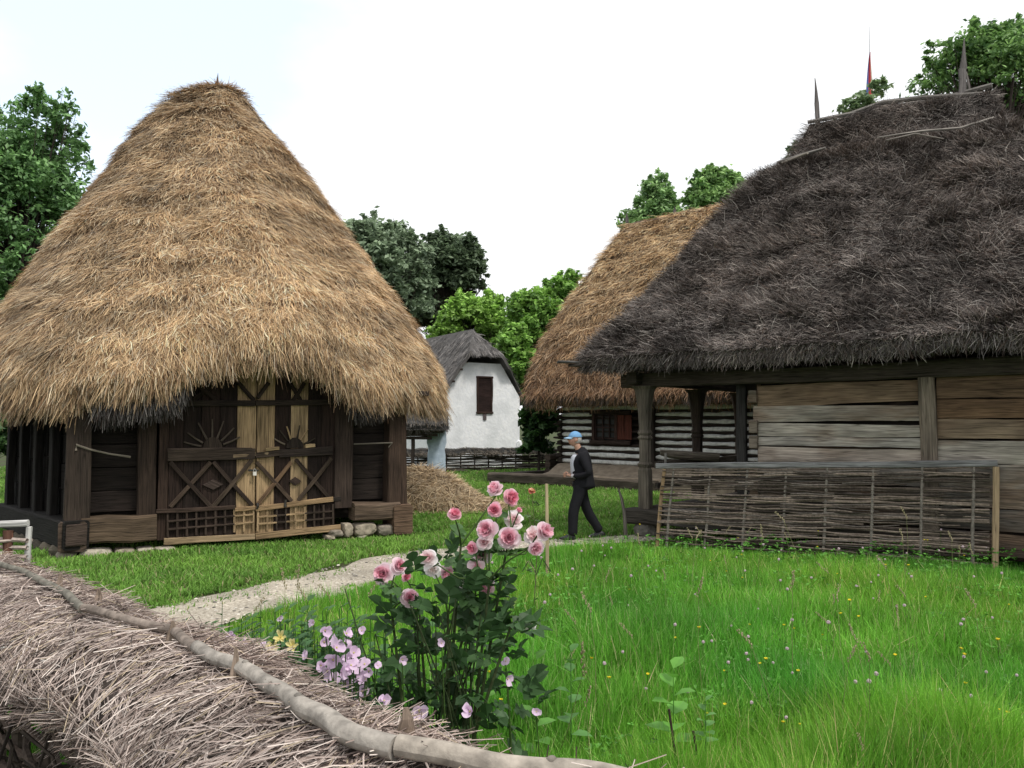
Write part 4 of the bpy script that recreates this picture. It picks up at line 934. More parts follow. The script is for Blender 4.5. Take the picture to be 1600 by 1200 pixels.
# small grey thatched shelter and its pale pillar, left of the white house
gs = empty('thatched_gate_shelter', (-3.6, 28.6, 0), 'low grey thatched shelter on logs beside the white house', 'shelter')
c0 = at(690, 676, 28.4); Ws = Wall(at(625, 676, 28.2)[:2], c0[:2] - at(625, 676, 28.2)[:2]); n_ = np.linalg.norm(c0[:2] - at(625, 676, 28.2)[:2])
m_ = MB(); R = []
for s in np.linspace(-.9, n_ + .22, 12):
    e_ = .75 if s > n_ + .1 else 1; R.append([Ws.pt(s, 1.66, .55), Ws.pt(s, 1.86, .62 * e_), Ws.pt(s, 2.30 * (.96 + .04 * e_), .0), Ws.pt(s, 1.86, -.62 * e_), Ws.pt(s, 1.66, -.55), Ws.pt(s, 1.8, 0)])
R = np.array(R); V = R.reshape(-1, 3); Q = np.array([[k * 6 + j, k * 6 + (j + 1) % 6, (k + 1) * 6 + (j + 1) % 6, (k + 1) * 6 + j] for k in range(11) for j in range(6)])
P, Nn = sample_surf(V, Q, 5000, back=.6); cc = V.mean(0); Nn = Nn * np.where(((P - [cc[0], cc[1], 1.7]) * Nn).sum(1) < 0, -1, 1)[:, None]
s1 = thatch(P, Nn, .24, .009, [(.13, .12, .11), (.2, .18, .165), (.08, .075, .07)], None, spread=.4, lift=.05, seed=380)
Fe = np.array([[0, 1, 2], [66, 67, 68]])
VV, FF, CC, MM = merge([(V, [Q], np.full(V.shape, .06), 0), (s1[0], [s1[1]], s1[2], 0)])
mesh_np('roof', VV, FF, CC, mats=[M['oldstraw']], midx=MM, parent=gs)
m_ = MB()
for k, (l_, z) in enumerate(((.05, 1.58), (-.15, 1.47), (-.35, 1.36))): m_.beam(Ws.pt(-.8, z, .3), Ws.pt(n_ + l_, z, .3), .12, .10, col=(.05, .04, .034)); m_.beam(Ws.pt(-.8, z, -.3), Ws.pt(n_ + l_, z, -.3), .12, .10, col=(.05, .04, .034))
m_.build('log_bracket', M['wood'], gs)
for s in (-.7, .15): m_ = MB(); m_.beam(Ws.pt(s + .3, 0, .25), Ws.pt(s + .3, 1.4, .25), .12, .12, up=(0, -1, 0), col=(.05, .04, .035)); m_.build('post', M['wood'], gs)
a_ = Ws.sz(682, 700, -.45)[0]; M['paleblue'] = mat_proc('blue_limewash', (.42, .52, .64), (.56, .66, .78), 7, .9, .4)
m_ = MB(); R = []
for z in np.linspace(0, 1.66, 8):
    r = .31 + .015 * rng.normal(); R.append([Ws.pt(a_ - r, z, -.70), Ws.pt(a_ + r, z, -.70), Ws.pt(a_ + r, z, -.2), Ws.pt(a_ - r, z, -.2)])
m_.rings(np.array(R), (1, 1, 1)); m_.build('pillar', M['paleblue'], gs); adopt(gs)

# ================================================================== WATTLE WORK
def weave(mbw, A, B, h, n_up, rows, r, col, z0=.04, amp=.03, jitter=.02, colj=.3):
    A, B = np.asarray(A, float), np.asarray(B, float); L_ = np.linalg.norm(B - A); d = (B - A) / L_; nn = unit(np.cross(d, [0, 0, 1]))
    for k in range(rows):
        z = z0 + (h - z0) * (k + .5) / rows
        a_, b_ = (-.02, L_ + .02); nseg = n_up * 2; sgn = 1 if k % 2 else -1
        zz = z + np.cumsum(rng.normal(0, jitter * .45, nseg + 1)) * .5 + rng.normal(0, jitter * .5)
        off = sgn * amp * np.cos(np.linspace(0, math.pi * n_up, nseg + 1)) + rng.normal(0, .004, nseg + 1)
        s = np.linspace(a_, b_, nseg + 1)
        P = A + s[:, None] * d + off[:, None] * nn + zz[:, None] * np.array([0, 0, 1])
        mbw.tube(dens(P, nseg * 2 + 1), np.linspace(r * 1.15, r * .75, nseg * 2 + 1)[::sgn], 5, np.array(col) * rng.uniform(1 - colj, 1 + colj), caps=False)
# long fence in front of the white house
fA, fB = gnd(560, 741)[:2], gnd(868, 735)[:2]
wf = empty('wattle_fence', (*fA, 0), 'long low wattle fence with a grass cap running in front of the white house', 'fence')
A3, B3_ = np.array([*fA, 0]), np.array([*fB, 0]); mb = MB(); weave(mb, A3, B3_, .80, 14, 24, .024, (.085, .072, .062), amp=.05, jitter=.035, colj=.85)
for k_ in range(26):
    q0 = rng.uniform(0, .8); z_ = rng.uniform(.1, .75); mb.tube([A3 + (B3_ - A3) * q0 + [0, -.05, z_], A3 + (B3_ - A3) * (q0 + .08) + [0, -.07, z_ + rng.normal(0, .03)], A3 + (B3_ - A3) * (q0 + .16) + [0, -.05, z_ + rng.normal(0, .05)]], [.014, .012, .008], 5, np.array((.20, .18, .16)) * rng.uniform(.6, 1.4))
mb.build('woven_rods', M['bark'], wf)
for k in range(15):
    m_ = MB(); p = A3 + (B3_ - A3) * k / 14; m_.tube([p, p + [0, 0, .85]], .03, 6, (.05, .042, .036)); m_.build('upright', M['bark'], wf)
R = []; d = unit(B3_ - A3); nn = np.cross(d, [0, 0, 1])
for t in np.linspace(0, 1, 40):
    c = A3 + (B3_ - A3) * t + [0, 0, .80 + .03 * rng.normal()]; R.append([c + nn * a + [0, 0, b] for a, b in ((-.2, -.06), (-.12, .08), (0, .12), (.12, .08), (.2, -.06))])
R = np.array(R); V = R.reshape(-1, 3); Q = np.array([[k * 5 + j, k * 5 + (j + 1) % 5, (k + 1) * 5 + (j + 1) % 5, (k + 1) * 5 + j] for k in range(39) for j in range(5)])
P, Nn = sample_surf(V, Q, 7000, back=.5); Nn = Nn * np.where(Nn[:, 2:3] < 0, -1, 1)
s1 = thatch(P, Nn, .18, .008, [(.15, .13, .11), (.22, .19, .16), (.10, .09, .075)], None, spread=.5, lift=.04, seed=390)
VV, FF, CC, MM = merge([(V, [Q], np.full(V.shape, .07), 0), (s1[0], [s1[1]], s1[2], 0)]); mesh_np('thatch_cap', VV, FF, CC, mats=[M['oldstraw']], midx=MM, parent=wf); adopt(wf)
# hurdle leaning at the board house
hA, hB = gnd(1026, 851), gnd(1555, 893); hA[2] = hB[2] = 0
hu = empty('wattle_hurdle', ((hA + hB) / 2).tolist(), 'wide framed wattle hurdle standing in the grass before the board house', 'hurdle')
tA, tB = at(1038, 728, hA[1] + .12), at(1556, 724, hB[1] + .10)
m_ = MB(); m_.beam(tA + unit(tA - tB) * .14, tB + unit(tB - tA) * .02, .045, .085, col=(.235, .235, .235), jit=.004); m_.build('top_rail', M['greywood'] if 0 else M['wood'], hu)
m_ = MB(); m_.beam(hA - [0, .0, .1], tA - [0, 0, .05], .055, .04, up=(0, -1, 0), col=(.36, .25, .14)); m_.build('frame_post', M['newwood'], hu)
m_ = MB(); m_.beam(hB - [0, 0, .1], tB - [0, 0, .045], .075, .05, up=(0, -1, 0), col=(.42, .31, .19)); m_.build('frame_post', M['newwood'], hu)
m_ = MB(); p = tA + unit(tB - tA) * .02; m_.beam(p + [0, .08, -.15], p + [.02, .08, .2], .04, .04, up=(0, -1, 0), col=(.16, .15, .14)); m_.build('peg', M['wood'], hu)
e = unit(hB - hA); hh = 1.20
for k, f in enumerate((.035, .165, .29, .415, .54, .675, .81, .945)):
    b_ = hA + (hB - hA) * f; t_ = tA + (tB - tA) * f; m_ = MB()
    m_.tube([b_ - [0, 0, .05], b_ + (t_ - b_) * .35 + [.01 * rng.normal(), 0, 0], b_ + (t_ - b_) * .7, t_ + [0, 0, -.04]], [.024, .022, .021, .018], 6, (.19, .17, .145), jit=.05); m_.build('upright', M['bark'], hu)
mb = MB(); rows = 50
for k in range(rows):
    t0 = .03 + .93 * (k + .5) / rows + rng.normal(0, .008); t1 = t0 + rng.normal(0, .022)
    s0 = 0 if rng.random() < .7 else rng.uniform(0, .35); s1_ = 1 if rng.random() < .65 else rng.uniform(.6, 1)
    nseg = 18; ss = np.linspace(s0 - .003, s1_ * .985, nseg); sgn = 1 if k % 2 else -1
    sag = rng.normal(0, .012)
    Pp = []
    for q in ss:
        b_ = hA + (hB - hA) * q; t_ = tA + (tB - tA) * q; tt = np.clip(t0 + (t1 - t0) * q + sag * math.sin(q * math.pi * 2) + .006 * rng.normal(), .01, .965)
        Pp.append(b_ + (t_ - b_) * tt + np.array([-e[1], e[0], 0]) * (.026 * sgn * math.cos(q * 8 * math.pi)))
    mb.tube(dens(np.array(Pp), 34), np.linspace(.0155, .010, 34)[::sgn], 5, np.array((.14, .112, .09)) * rng.choice([.3, .6, 1., 1.5, 1.9]))
    if rng.random() < .5:
        q0 = rng.uniform(0, .6); P2 = [p + np.array([0, 0, .022 + .02 * rng.random()]) for i_, p in enumerate(Pp) if q0 < ss[i_] < q0 + .4]
        if len(P2) > 3: mb.tube(dens(np.array(P2), 16), np.linspace(.012, .006, 16), 5, np.array((.17, .145, .125)) * rng.uniform(.5, 1.4))
mb.build('woven_rods', M['bark'], hu); adopt(hu)
# small hurdle at the left edge
sA, sB = at(-110, 885, 7.1), at(42, 885, 7.1); sA[2] = sB[2] = 0
hs = empty('small_wattle_hurdle', sB.tolist(), 'small white framed wattle hurdle at the left end of the straw topped fence', 'hurdle')
zt = at(42, 818, 7.1)[2]; m_ = MB(); m_.beam(sA + [0, 0, zt - .03], sB + [0, 0, zt], .05, .055, col=(.55, .54, .52), jit=.004); m_.build('top_rail', M['newwood'], hs)
for p in (sA, sB): m_ = MB(); m_.beam(p, p + [0, 0, zt - .03], .045, .045, up=(0, -1, 0), col=(.50, .49, .47)); m_.build('frame_post', M['newwood'], hs)
for f in (.2, .5, .80): m_ = MB(); p = sA + (sB - sA) * f; m_.beam(p, p + [0, 0, zt - .06], .075, .02, up=(0, -1, 0), col=(.14, .07, .05)); m_.build('upright', M['wood'], hs)
mb = MB(); weave(mb, sA, sB, zt - .07, 3, 17, .017, (.34, .28, .245), amp=.035, jitter=.025); mb.build('woven_rods', M['bark'], hs); adopt(hs)

# ================================================================== HAY PILE
mb = MB(); hc = gnd(705, 800); hc = np.array([-1.75, hc[1] + .55, 0])
V0, F0 = ICO[4]; V = V0 * [1.6, 1.0, .86]; V[:, 0] += 0; V = V * (1 + .25 * (fbm(V0 * 1.0, 1.4, 8)[:, None] - .5)); V[:, 2] = np.maximum(V[:, 2], -.05)
V[:, 2] *= np.interp(V[:, 0], [-1.2, -.2, .5, 1.3], [1.0, 1.05, .8, .35]); V = V + hc + [-.05, 0, 0]
P, Nn = sample_surf(V, np.array([[a, b, c, c] for a, b, c in F0]), 1, back=.3) if 0 else (None, None)
T = np.array(F0); a_, b_, c_ = V[T[:, 0]], V[T[:, 1]], V[T[:, 2]]; nn = np.cross(b_ - a_, c_ - a_); Ar = np.linalg.norm(nn, axis=1); t = rng.choice(len(T), 16000, p=Ar / Ar.sum()); P = (a_[t] + b_[t] + c_[t]) / 3 + rng.normal(0, .02, (16000, 3)); Nn = unit(nn[t])
HAY = [(.52, .39, .24), (.64, .51, .34), (.36, .26, .15), (.46, .37, .26), (.22, .15, .09)]
s1 = thatch(P, Nn, .26, .006, HAY, None, spread=1.2, lift=.06, seed=480, swirl=1.5, noise_amp=.8, course=3)
n = 2600; a = rng.random(n) * 6.28; r = np.sqrt(rng.random(n)); Pg = np.c_[hc[0] + 1.95 * r * np.cos(a), hc[1] + 1.25 * r * np.sin(a), np.full(n, .05)]; s2 = thatch(Pg, np.tile([0, 0, 1.], (n, 1)), .25, .006, HAY, None, spread=3, lift=.03, seed=481)
VV, FF, CC, MM = merge([(V, [T], np.array([.20, .14, .08]) * (.5 + fbm(V, 4, 2))[:, None], 0), (s1[0], [s1[1]], s1[2], 0), (s2[0], [s2[1]], s2[2], 0)])
o = mesh_np('hay_pile', VV, FF, CC, mats=[M['hay']], midx=MM); label(o, 'heap of loose golden hay on the grass by the barn corner', 'hay pile')

# ================================================================== FOREGROUND THATCHED FENCE
ff = empty('thatched_fence', (-1.2, 2.7, 0), 'old wattle fence topped with a thick mat of pinkish grey straw in the foreground', 'fence')
ZP = 1.17
PL = [(-250, 820, 5.4), (-60, 868, 4.75), (50, 900, None), (100, 925, None), (130, 950, None), (200, 968, None), (270, 985, None), (305, 1012, None), (350, 1035, None), (400, 1055, None), (470, 1100, None), (540, 1143, None), (620, 1168, None), (760, 1190, None), (900, 1208, None), (985, 1226, None), (1200, 1290, None), (1600, 1400, None)]
pp = []
for u, v, Yd in PL:
    pp.append(at(u, v, Yd) if Yd else gnd(u, v, ZP + .04))
pp = np.array(pp); pp[0, 2] = pp[1, 2] = ZP + .02
# fence axis: smoothed version of the pole line
ax = dens(pp, 60)
for _ in range(16): ax[1:-1] = (ax[:-2] + ax[1:-1] * 2 + ax[2:]) / 4
ax[:, 2] = ZP
T_ = unit(np.gradient(ax, axis=0)); Nf = np.stack([-T_[:, 1], T_[:, 0], T_[:, 0] * 0], 1)     # far side
Nf = Nf * np.sign(Nf[:, 1:2] + 1e-6)
prof_f = [(-.20, -.27), (-.31, -.235), (-.345, -.17), (-.30, -.105), (-.15, -.045), (0, -.015), (.10, -.02), (.20, -.06), (.29, -.13), (.33, -.20), (.30, -.30), (.12, -.34), (-.15, -.40)]
R = np.array([[ax[k] + Nf[k] * (a * np.interp(ax[k][0], [-2.6, -1.0, -.5], [.60, .70, 1]) if a < 0 else a * np.interp(ax[k][0], [-.9, -.2, .1], [.9, .6, .3])) + np.array([0, 0, b]) for a, b in prof_f] for k in range(60)]); Sf = len(prof_f)
V = R.reshape(-1, 3); V = V + (fbm(V, 3.5, 6)[:, None] - .5) * [.07, .07, .09]
Q = np.array([[k * Sf + j, k * Sf + (j + 1) % Sf, (k + 1) * Sf + (j + 1) % Sf, (k + 1) * Sf + j] for k in range(59) for j in range(Sf)])
T3, Nt_, Ar_ = face_data(V, Q); ctr = R.mean(1)
P, Nn = sample_surf(V, Q, 50000, weight=lambda c: np.where(c[:, 2] > ZP - .45, 1, .15) * np.interp(np.hypot(c[:, 0], c[:, 1]), [1.5, 3, 6], [2.2, 1.2, .5]), back=.3)
k = np.argmin(((P[:, None, :2] - ax[None, :, :2]) ** 2).sum(-1), axis=1); outv = P - (ax[k] + [0, 0, -.25]); Nn = Nn * np.where((outv * Nn).sum(1) < 0, -1, 1)[:, None]
# straws lie roughly across the fence, combed toward the near eave
n = len(P); side = ((P - ax[k]) * Nf[k]).sum(1); across = np.where(side < .03, -1, 1)[:, None] * Nf[k]
along = T_[k]
ang = rng.normal(.15, .50, n) + (fbm(P, 2.2, 7) - .5) * 1.6; wild = rng.random(n) < .22; ang[wild] = rng.uniform(-3.1, 3.1, wild.sum())
d = across * np.cos(ang)[:, None] + along * np.sin(ang)[:, None]; d = unit(d - Nn * (d * Nn).sum(1, keepdims=True))
L_ = .165 * rng.uniform(.35, 1.5, n); tt = np.linspace(0, 1, 3); lf = (.004 + .05 * rng.random(n) ** 3 + .012 * rng.random(n))
start = P - d * (L_ * .4)[:, None] + Nn * (.006 + .020 * rng.random(n))[:, None]
PP = start[:, None] + d[:, None] * (tt[None, :, None] * L_[:, None, None]) + Nn[:, None] * (lf[:, None] * tt[None])[..., None] - np.array([0, 0, 1.]) * (tt ** 2 * .05)[None, :, None] * L_[:, None, None]
PP[:, 1] += rng.normal(0, .006, (n, 3))
STR = [(.49, .405, .365), (.63, .54, .49), (.31, .245, .215), (.80, .71, .65), (.17, .125, .11), (.60, .50, .37), (.10, .08, .068)]
c = palette(n, STR, [.26, .22, .18, .09, .12, .07, .06]) * (.55 + .85 * fbm(P, 3.2, 9))[:, None]
wd = rng.uniform(.0009, .0024, n)
# triangular section stalks: two ribbons crossed
W1 = unit(np.cross(d, Nn)); W2 = unit(W1 * .3 + Nn)
s1 = strands(PP, W1, wd[:, None] * np.array([1, .95, .7]), np.clip(c, 0, .9)); s2 = strands(PP + [0, 0, .0006], W2, wd[:, None] * np.array([1, .95, .7]) * .8, np.clip(c * .8, 0, .9))
# stalk ends hanging off the near edge
js = rng.integers(1, 58, 4200); near = R[js, 1] * .5 + R[js, 2] * .5 + T_[js] * rng.uniform(-.1, .1, (4200, 1)) + rng.normal(0, .03, (4200, 3)) + Nf[js] * .08; 
dd = unit(-Nf[js] * rng.uniform(.4, 1.1, (4200, 1)) + T_[js] * rng.normal(0, .45, (4200, 1)) - np.array([0, 0, 1]) * rng.uniform(.3, 1.0, (4200, 1)))
Lh = rng.uniform(.03, .13, 4200); PPh = near[:, None] + dd[:, None] * (tt[None, :, None] * Lh[:, None, None]); s3 = strands(PPh, unit(np.cross(dd, rng.normal(0, 1, (4200, 3)))), rng.uniform(.0009, .002, 4200)[:, None] * np.array([1, .9, .6]), palette(4200, STR) * .75)
js = rng.integers(1, 58, 2600); far = R[js, 9] + T_[js] * rng.uniform(-.1, .1, (2600, 1)) + rng.normal(0, .02, (2600, 3)) - Nf[js] * .06
dd = unit(Nf[js] * rng.uniform(.6, 1.2, (2600, 1)) + T_[js] * rng.normal(.3, .6, (2600, 1)) - np.array([0, 0, 1]) * rng.uniform(-.1, .5, (2600, 1)))
Lh = rng.uniform(.04, .15, 2600); PPh = far[:, None] + dd[:, None] * (tt[None, :, None] * Lh[:, None, None]); s4 = strands(PPh, unit(np.cross(dd, rng.normal(0, 1, (2600, 3)))), rng.uniform(.0009, .002, 2600)[:, None] * np.array([1, .9, .6]), palette(2600, STR))
VV, FF, CC, MM = merge([(V, [Q], np.array([.075, .058, .048]) * (.3 + 1.1 * fbm(V, 9, 3))[:, None], 0)] + [(s_[0], [s_[1]], s_[2], 0) for s_ in (s1, s2, s3, s4)])
mesh_np('straw_mat', VV, FF, CC, mats=[M['straw']], midx=MM, parent=ff)
# wattle body under the mat
mb = MB()
for r_ in range(15):
    z = .05 + r_ * .052; sg = 1 if r_ % 2 else -1; sel = ax[1:59]; ph = np.arange(58)
    Pw = sel - Nf[1:59] * .10 + Nf[1:59] * (sg * .035 * np.cos(ph * .9))[:, None]; Pw[:, 2] = z + .012 * rng.normal(0, 1, 58); mb.tube(Pw, .016, 6, np.array((.10, .075, .06)) * rng.uniform(.6, 1.4))
for k in range(420):                                # brushwood stuffed under the near edge
    j = int(rng.integers(2, 57)); p = ax[j] - Nf[j] * rng.uniform(.08, .24) + np.array([0, 0, -rng.uniform(.34, 1.0)]); q = p + T_[j] * rng.uniform(-.35, .35) - Nf[j] * rng.uniform(-.1, .2) + np.array([0, 0, rng.uniform(-.35, .15)])
    mb.tube([p, (p + q) / 2 + rng.normal(0, .03, 3), q], [.008, .006, .003], 5, np.array((.050, .040, .032)) * rng.uniform(.4, 1.5))
mb.build('woven_rods', M['bark'], ff)
for k in range(2, 58, 4):
    m_ = MB(); p = ax[k].copy() - Nf[k] * .10; p[2] = -.05; m_.tube([p, p + [0, 0, 1.0]], .03, 7, (.07, .055, .045)); m_.build('upright', M['bark'], ff)
# ridge pole, in two birch/hazel lengths
def pole(idx, r0, r1, col, sd_, stub=None):
    P_ = dens(pp[idx], len(idx) * 14)
    for _ in range(2): P_[1:-1] = (P_[:-2] + P_[1:-1] * 2 + P_[2:]) / 4
    P_ = P_ + (vn(P_, 6, sd_)[:, None] - .5) * .012
    rr = np.linspace(r0, r1, len(P_)) * (1 + .07 * (vn(P_, 5, sd_ + 1) - .5)); 
    cc = np.array(col) * (.80 + .25 * vn(P_, 5, sd_ + 2) + .25 * vn(P_, 60, sd_ + 3))[:, None]; cc = cc * np.where(vn(P_, 28, sd_ + 4) > .86, .5, 1)[:, None]
    m_ = MB(); m_.tube(P_, rr, 14, cc, jit=.006)
    for q in (.3, .62): i_ = int(len(P_) * q); m_.blob(P_[i_] + [0, 0, rr[i_] * .75], (rr[i_] * .5,) * 3, np.array(col) * .7, n=2)
    ob = m_.build('ridge_pole', M['bark'], ff, smooth=True)
    for p_ in ob.data.polygons: p_.use_smooth = True
    return ob
pole(list(range(1, 5)), .013, .017, (.16, .15, .125), 1); pole(list(range(4, 8)), .016, .018, (.20, .165, .14), 2)
pole(list(range(7, 13)), .020, .028, (.28, .255, .225), 3); pole(list(range(12, 18)), .025, .026, (.30, .265, .225), 4)
# pointed boards poking through
for (u, v0, v1, wpx) in ((92, 932, 896, 14), (152, 955, 920, 16), (268, 1010, 970, 20), (366, 1072, 1010, 15), (633, 1166, 1106, 36)):
    b_ = gnd(u, v0, ZP - .01); y_ = b_[1]; t_ = at(u + 2, v1, y_); w_ = wpx * y_ / F; m_ = MB(); b0 = b_ - [0, 0, .35]
    c_ = (.26, .20, .155); m_.beam(b0, b_ + (t_ - b_) * .15, w_, .02, up=(.3, -1, 0), col=c_, jit=.003, seg=3); m_.beam(b_ + (t_ - b_) * .15, t_, w_, .02, up=(.3, -1, 0), col=c_, t1=.22, jit=.002, seg=3); m_.build('pointed_stake', M['wood'], ff)
adopt(ff)

# ================================================================== TREES
def tree(name, base, crowns, nleaf, size, ca, cb, lab, group=None, seed=0, trunk_r=.3, sub=26, barkc=(.05, .04, .035), clump=.24, shape=2.0, airy=0., cat='tree'):
    """crowns: list of (centre, (rx,ry,rz))"""
    r_ = np.random.default_rng(seed + 100); root = empty(name, tuple(base), lab, cat, group)
    cl = []
    vol = np.array([c[1][0] * c[1][1] * c[1][2] for c in crowns]) ** .67; vol /= vol.sum()
    for (c, R_), v_ in zip(crowns, vol):
        k = max(8, int(sub * 5.0 * len(crowns) * v_))
        dirs = unit(r_.normal(0, 1, (k, 3))); dirs[:, 2] = np.where(dirs[:, 2] < -.55, -dirs[:, 2], dirs[:, 2]); rad = r_.uniform(.12, 1, k) ** .5
        for dd_, rr in zip(dirs, rad): cl.append((np.array(c) + dd_ * np.array(R_) * rr * r_.uniform(.8, 1.08), clump * .62 * (sum(R_) / 3) * r_.uniform(.6, 1.5), rr))
    cl_c = np.array([a[0] for a in cl]); cl_r = np.array([a[1] for a in cl])
    pr = cl_r ** 2 / (cl_r ** 2).sum(); ci = r_.choice(len(cl), nleaf, p=pr)
    dirs = r_.normal(0, 1, (nleaf, 3)); q = np.linalg.norm(dirs, axis=1) * .56; dirs = unit(dirs); 
    P = cl_c[ci] + dirs * (cl_r[ci] * q)[:, None] * [1.15, 1.15, .8]
    ns = max(30, nleaf // 90); si = r_.choice(len(cl), ns, p=pr); sdir = unit(unit(cl_c[si] - np.mean(cl_c, 0)) * .7 + r_.normal(0, .6, (ns, 3)) + [0, 0, .25]); slen = cl_r[si] * r_.uniform(1.1, 2.1, ns)
    g_ = r_.random(nleaf) < .34; gi = r_.integers(0, ns, nleaf); tt_ = r_.uniform(.35, 1, nleaf)
    PS = cl_c[si][gi] + sdir[gi] * (slen[gi] * tt_)[:, None] + r_.normal(0, 1, (nleaf, 3)) * (cl_r[si][gi] * .16)[:, None]; P = np.where(g_[:, None], PS, P)
    Nn_ = unit(dirs * .5 + np.array([0, 0, .8]) + r_.normal(0, .55, (nleaf, 3))); nleaf_ = 0; a_ = unit(np.cross(Nn_, r_.normal(0, 1, (nleaf, 3)))); b_ = np.cross(Nn_, a_)
    s = size * r_.uniform(.6, 1.35, nleaf); l_ = a_ * (s * shape / 2)[:, None]; w_ = b_ * (s * .5)[:, None]
    V = np.stack([P - l_, P + w_, P + l_ - Nn_ * (s * .2)[:, None], P - w_], 1).reshape(-1, 3)
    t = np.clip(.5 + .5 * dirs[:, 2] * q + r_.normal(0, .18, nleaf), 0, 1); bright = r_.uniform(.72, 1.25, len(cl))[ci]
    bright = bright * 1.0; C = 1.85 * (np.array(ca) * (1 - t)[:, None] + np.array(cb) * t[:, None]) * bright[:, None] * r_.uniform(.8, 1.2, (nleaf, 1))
    Fq = np.arange(nleaf * 4).reshape(-1, 4)
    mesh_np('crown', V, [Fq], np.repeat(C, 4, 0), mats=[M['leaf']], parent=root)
    m_ = MB(); top = np.mean([c[0] for c in crowns], axis=0); b0 = np.array(base, float)
    for ti, (c, R_) in enumerate(crowns[:1]):
        c = np.array(c); Pt = [b0, b0 + (c - b0) * [.25, .25, .35] , b0 + (c - b0) * [.7, .7, .75], c + [0, 0, R_[2] * .4]]; m_.tube(dens(np.array(Pt), 9), np.linspace(trunk_r, trunk_r * .12, 9), 8, barkc, jit=.04)
    for i_ in range(len(cl)):
        if r_.random() < .35:
            e = cl_c[i_]; t_ = r_.uniform(.45, .95); c = np.array(crowns[0][0]); s_ = b0 + (c - b0) * [.6, .6, t_]; m1 = (s_ + e) / 2 + r_.normal(0, .12, 3) * cl_r[i_] + np.array([0, 0, -.08]) * np.linalg.norm(e - s_)
            m_.tube(dens(np.array([s_, m1, e]), 5), np.linspace(trunk_r * .14, trunk_r * .03, 5), 5, barkc, caps=False)
    m_.build('trunk', M['bark'], root); adopt(root); return root
def crown_px(lst, y):
    o = []
    for u, v, ru, rv, dy in lst:
        Y_ = y + dy; o.append((at(u, v, Y_), (ru * Y_ / F, (ru + rv) / 2 * Y_ / F, rv * Y_ / F)))
    return o
G1, G2 = (.018, .046, .014), (.065, .135, .035)
tree('leafy_tree', (*at(30, 600, 27)[:2], 0), crown_px([(20, 330, 95, 130, 0), (95, 240, 45, 60, 1), (60, 190, 70, 45, 0), (-90, 260, 110, 120, 0), (105, 165, 22, 30, 0), (35, 430, 60, 60, 2), (-60, 430, 110, 80, 2), (0, 560, 50, 70, 3), (-30, 640, 60, 60, 3), (25, 425, 55, 50, -1.5), (-15, 470, 60, 60, -1.5), (60, 385, 40, 40, -1)], 27), 85000, .105, (.05, .10, .04), (.14, .25, .09), 'dark green broadleaf tree behind the barn at the left edge', seed=1, trunk_r=.22, sub=16, clump=.24)
tree('grey_green_tree', (*at(600, 600, 58)[:2], 0), crown_px([(590, 420, 60, 75, 0), (562, 385, 42, 45, -1), (620, 380, 35, 32, 1), (650, 460, 25, 60, 1), (560, 500, 70, 60, 0), (655, 415, 26, 36, 0)], 58), 46000, .22, (.065, .092, .058), (.19, .245, .155), 'grey green rounded tree just right of the tall straw roof', 'far trees beyond the white house', seed=2, trunk_r=.35, sub=26)
tree('dark_tree', (*at(690, 600, 66)[:2], 0), crown_px([(695, 430, 52, 55, 0), (690, 385, 32, 24, 0), (725, 410, 38, 42, 0), (745, 440, 20, 24, 0), (680, 490, 60, 40, 2)], 66), 46000, .23, (.034, .052, .030), (.11, .15, .085), 'very dark tree with a bare patch showing its branches', 'far trees beyond the white house', seed=3, trunk_r=.4, sub=24)
LG1, LG2 = (.075, .14, .028), (.22, .36, .075)
tree('bright_green_tree', (*at(735, 600, 42)[:2], 0), crown_px([(735, 505, 52, 42, 0), (700, 520, 32, 26, 0), (760, 485, 34, 30, 1), (745, 560, 60, 40, 1), (785, 520, 26, 36, 0)], 42), 40000, .135, LG1, LG2, 'bright yellow green tree directly above the white house roof', 'bright green trees behind the white house', seed=4, trunk_r=.2, sub=24, clump=.22)
tree('bright_green_tree', (*at(845, 600, 40)[:2], 0), crown_px([(835, 515, 48, 62, 0), (800, 560, 34, 60, -2), (870, 470, 40, 35, 1), (890, 438, 28, 20, 2), (830, 600, 50, 40, -1), (795, 600, 30, 40, -2)], 40), 52000, .13, (.055, .115, .025), (.18, .31, .065), 'bright green tree between the white house and the straw roof of the log house', 'bright green trees behind the white house', seed=5, trunk_r=.2, sub=22, clump=.22)
tree('elder_bush', (*at(842, 700, 29)[:2], 0), crown_px([(842, 660, 30, 40, 0), (850, 632, 24, 20, 0), (838, 695, 26, 18, 0)], 29), 6000, .16, (.010, .026, .010), (.04, .09, .022), 'dark green bush filling the gap beside the log house wall', seed=6, trunk_r=.06, sub=16, cat='bush')
tree('poplar_tree', (*at(1020, 600, 52)[:2], 0), crown_px([(1025, 318, 38, 34, 0), (1028, 290, 22, 22, 0), (990, 342, 26, 18, 0), (1040, 345, 40, 20, 0), (1030, 380, 60, 60, 0)], 52), 34000, .165, (.06, .115, .045), (.20, .31, .12), 'green tree top rising over the left part of the log house ridge', 'tree tops over the log house', seed=7, trunk_r=.3)
tree('poplar_tree', (*at(1125, 600, 52)[:2], 0), crown_px([(1115, 290, 42, 28, 0), (1145, 292, 30, 22, 0), (1090, 312, 30, 16, 0), (1125, 340, 60, 50, 0)], 52), 34000, .165, (.065, .13, .045), (.22, .33, .12), 'green tree top between the two thatched ridges', 'tree tops over the log house', seed=8, trunk_r=.3)
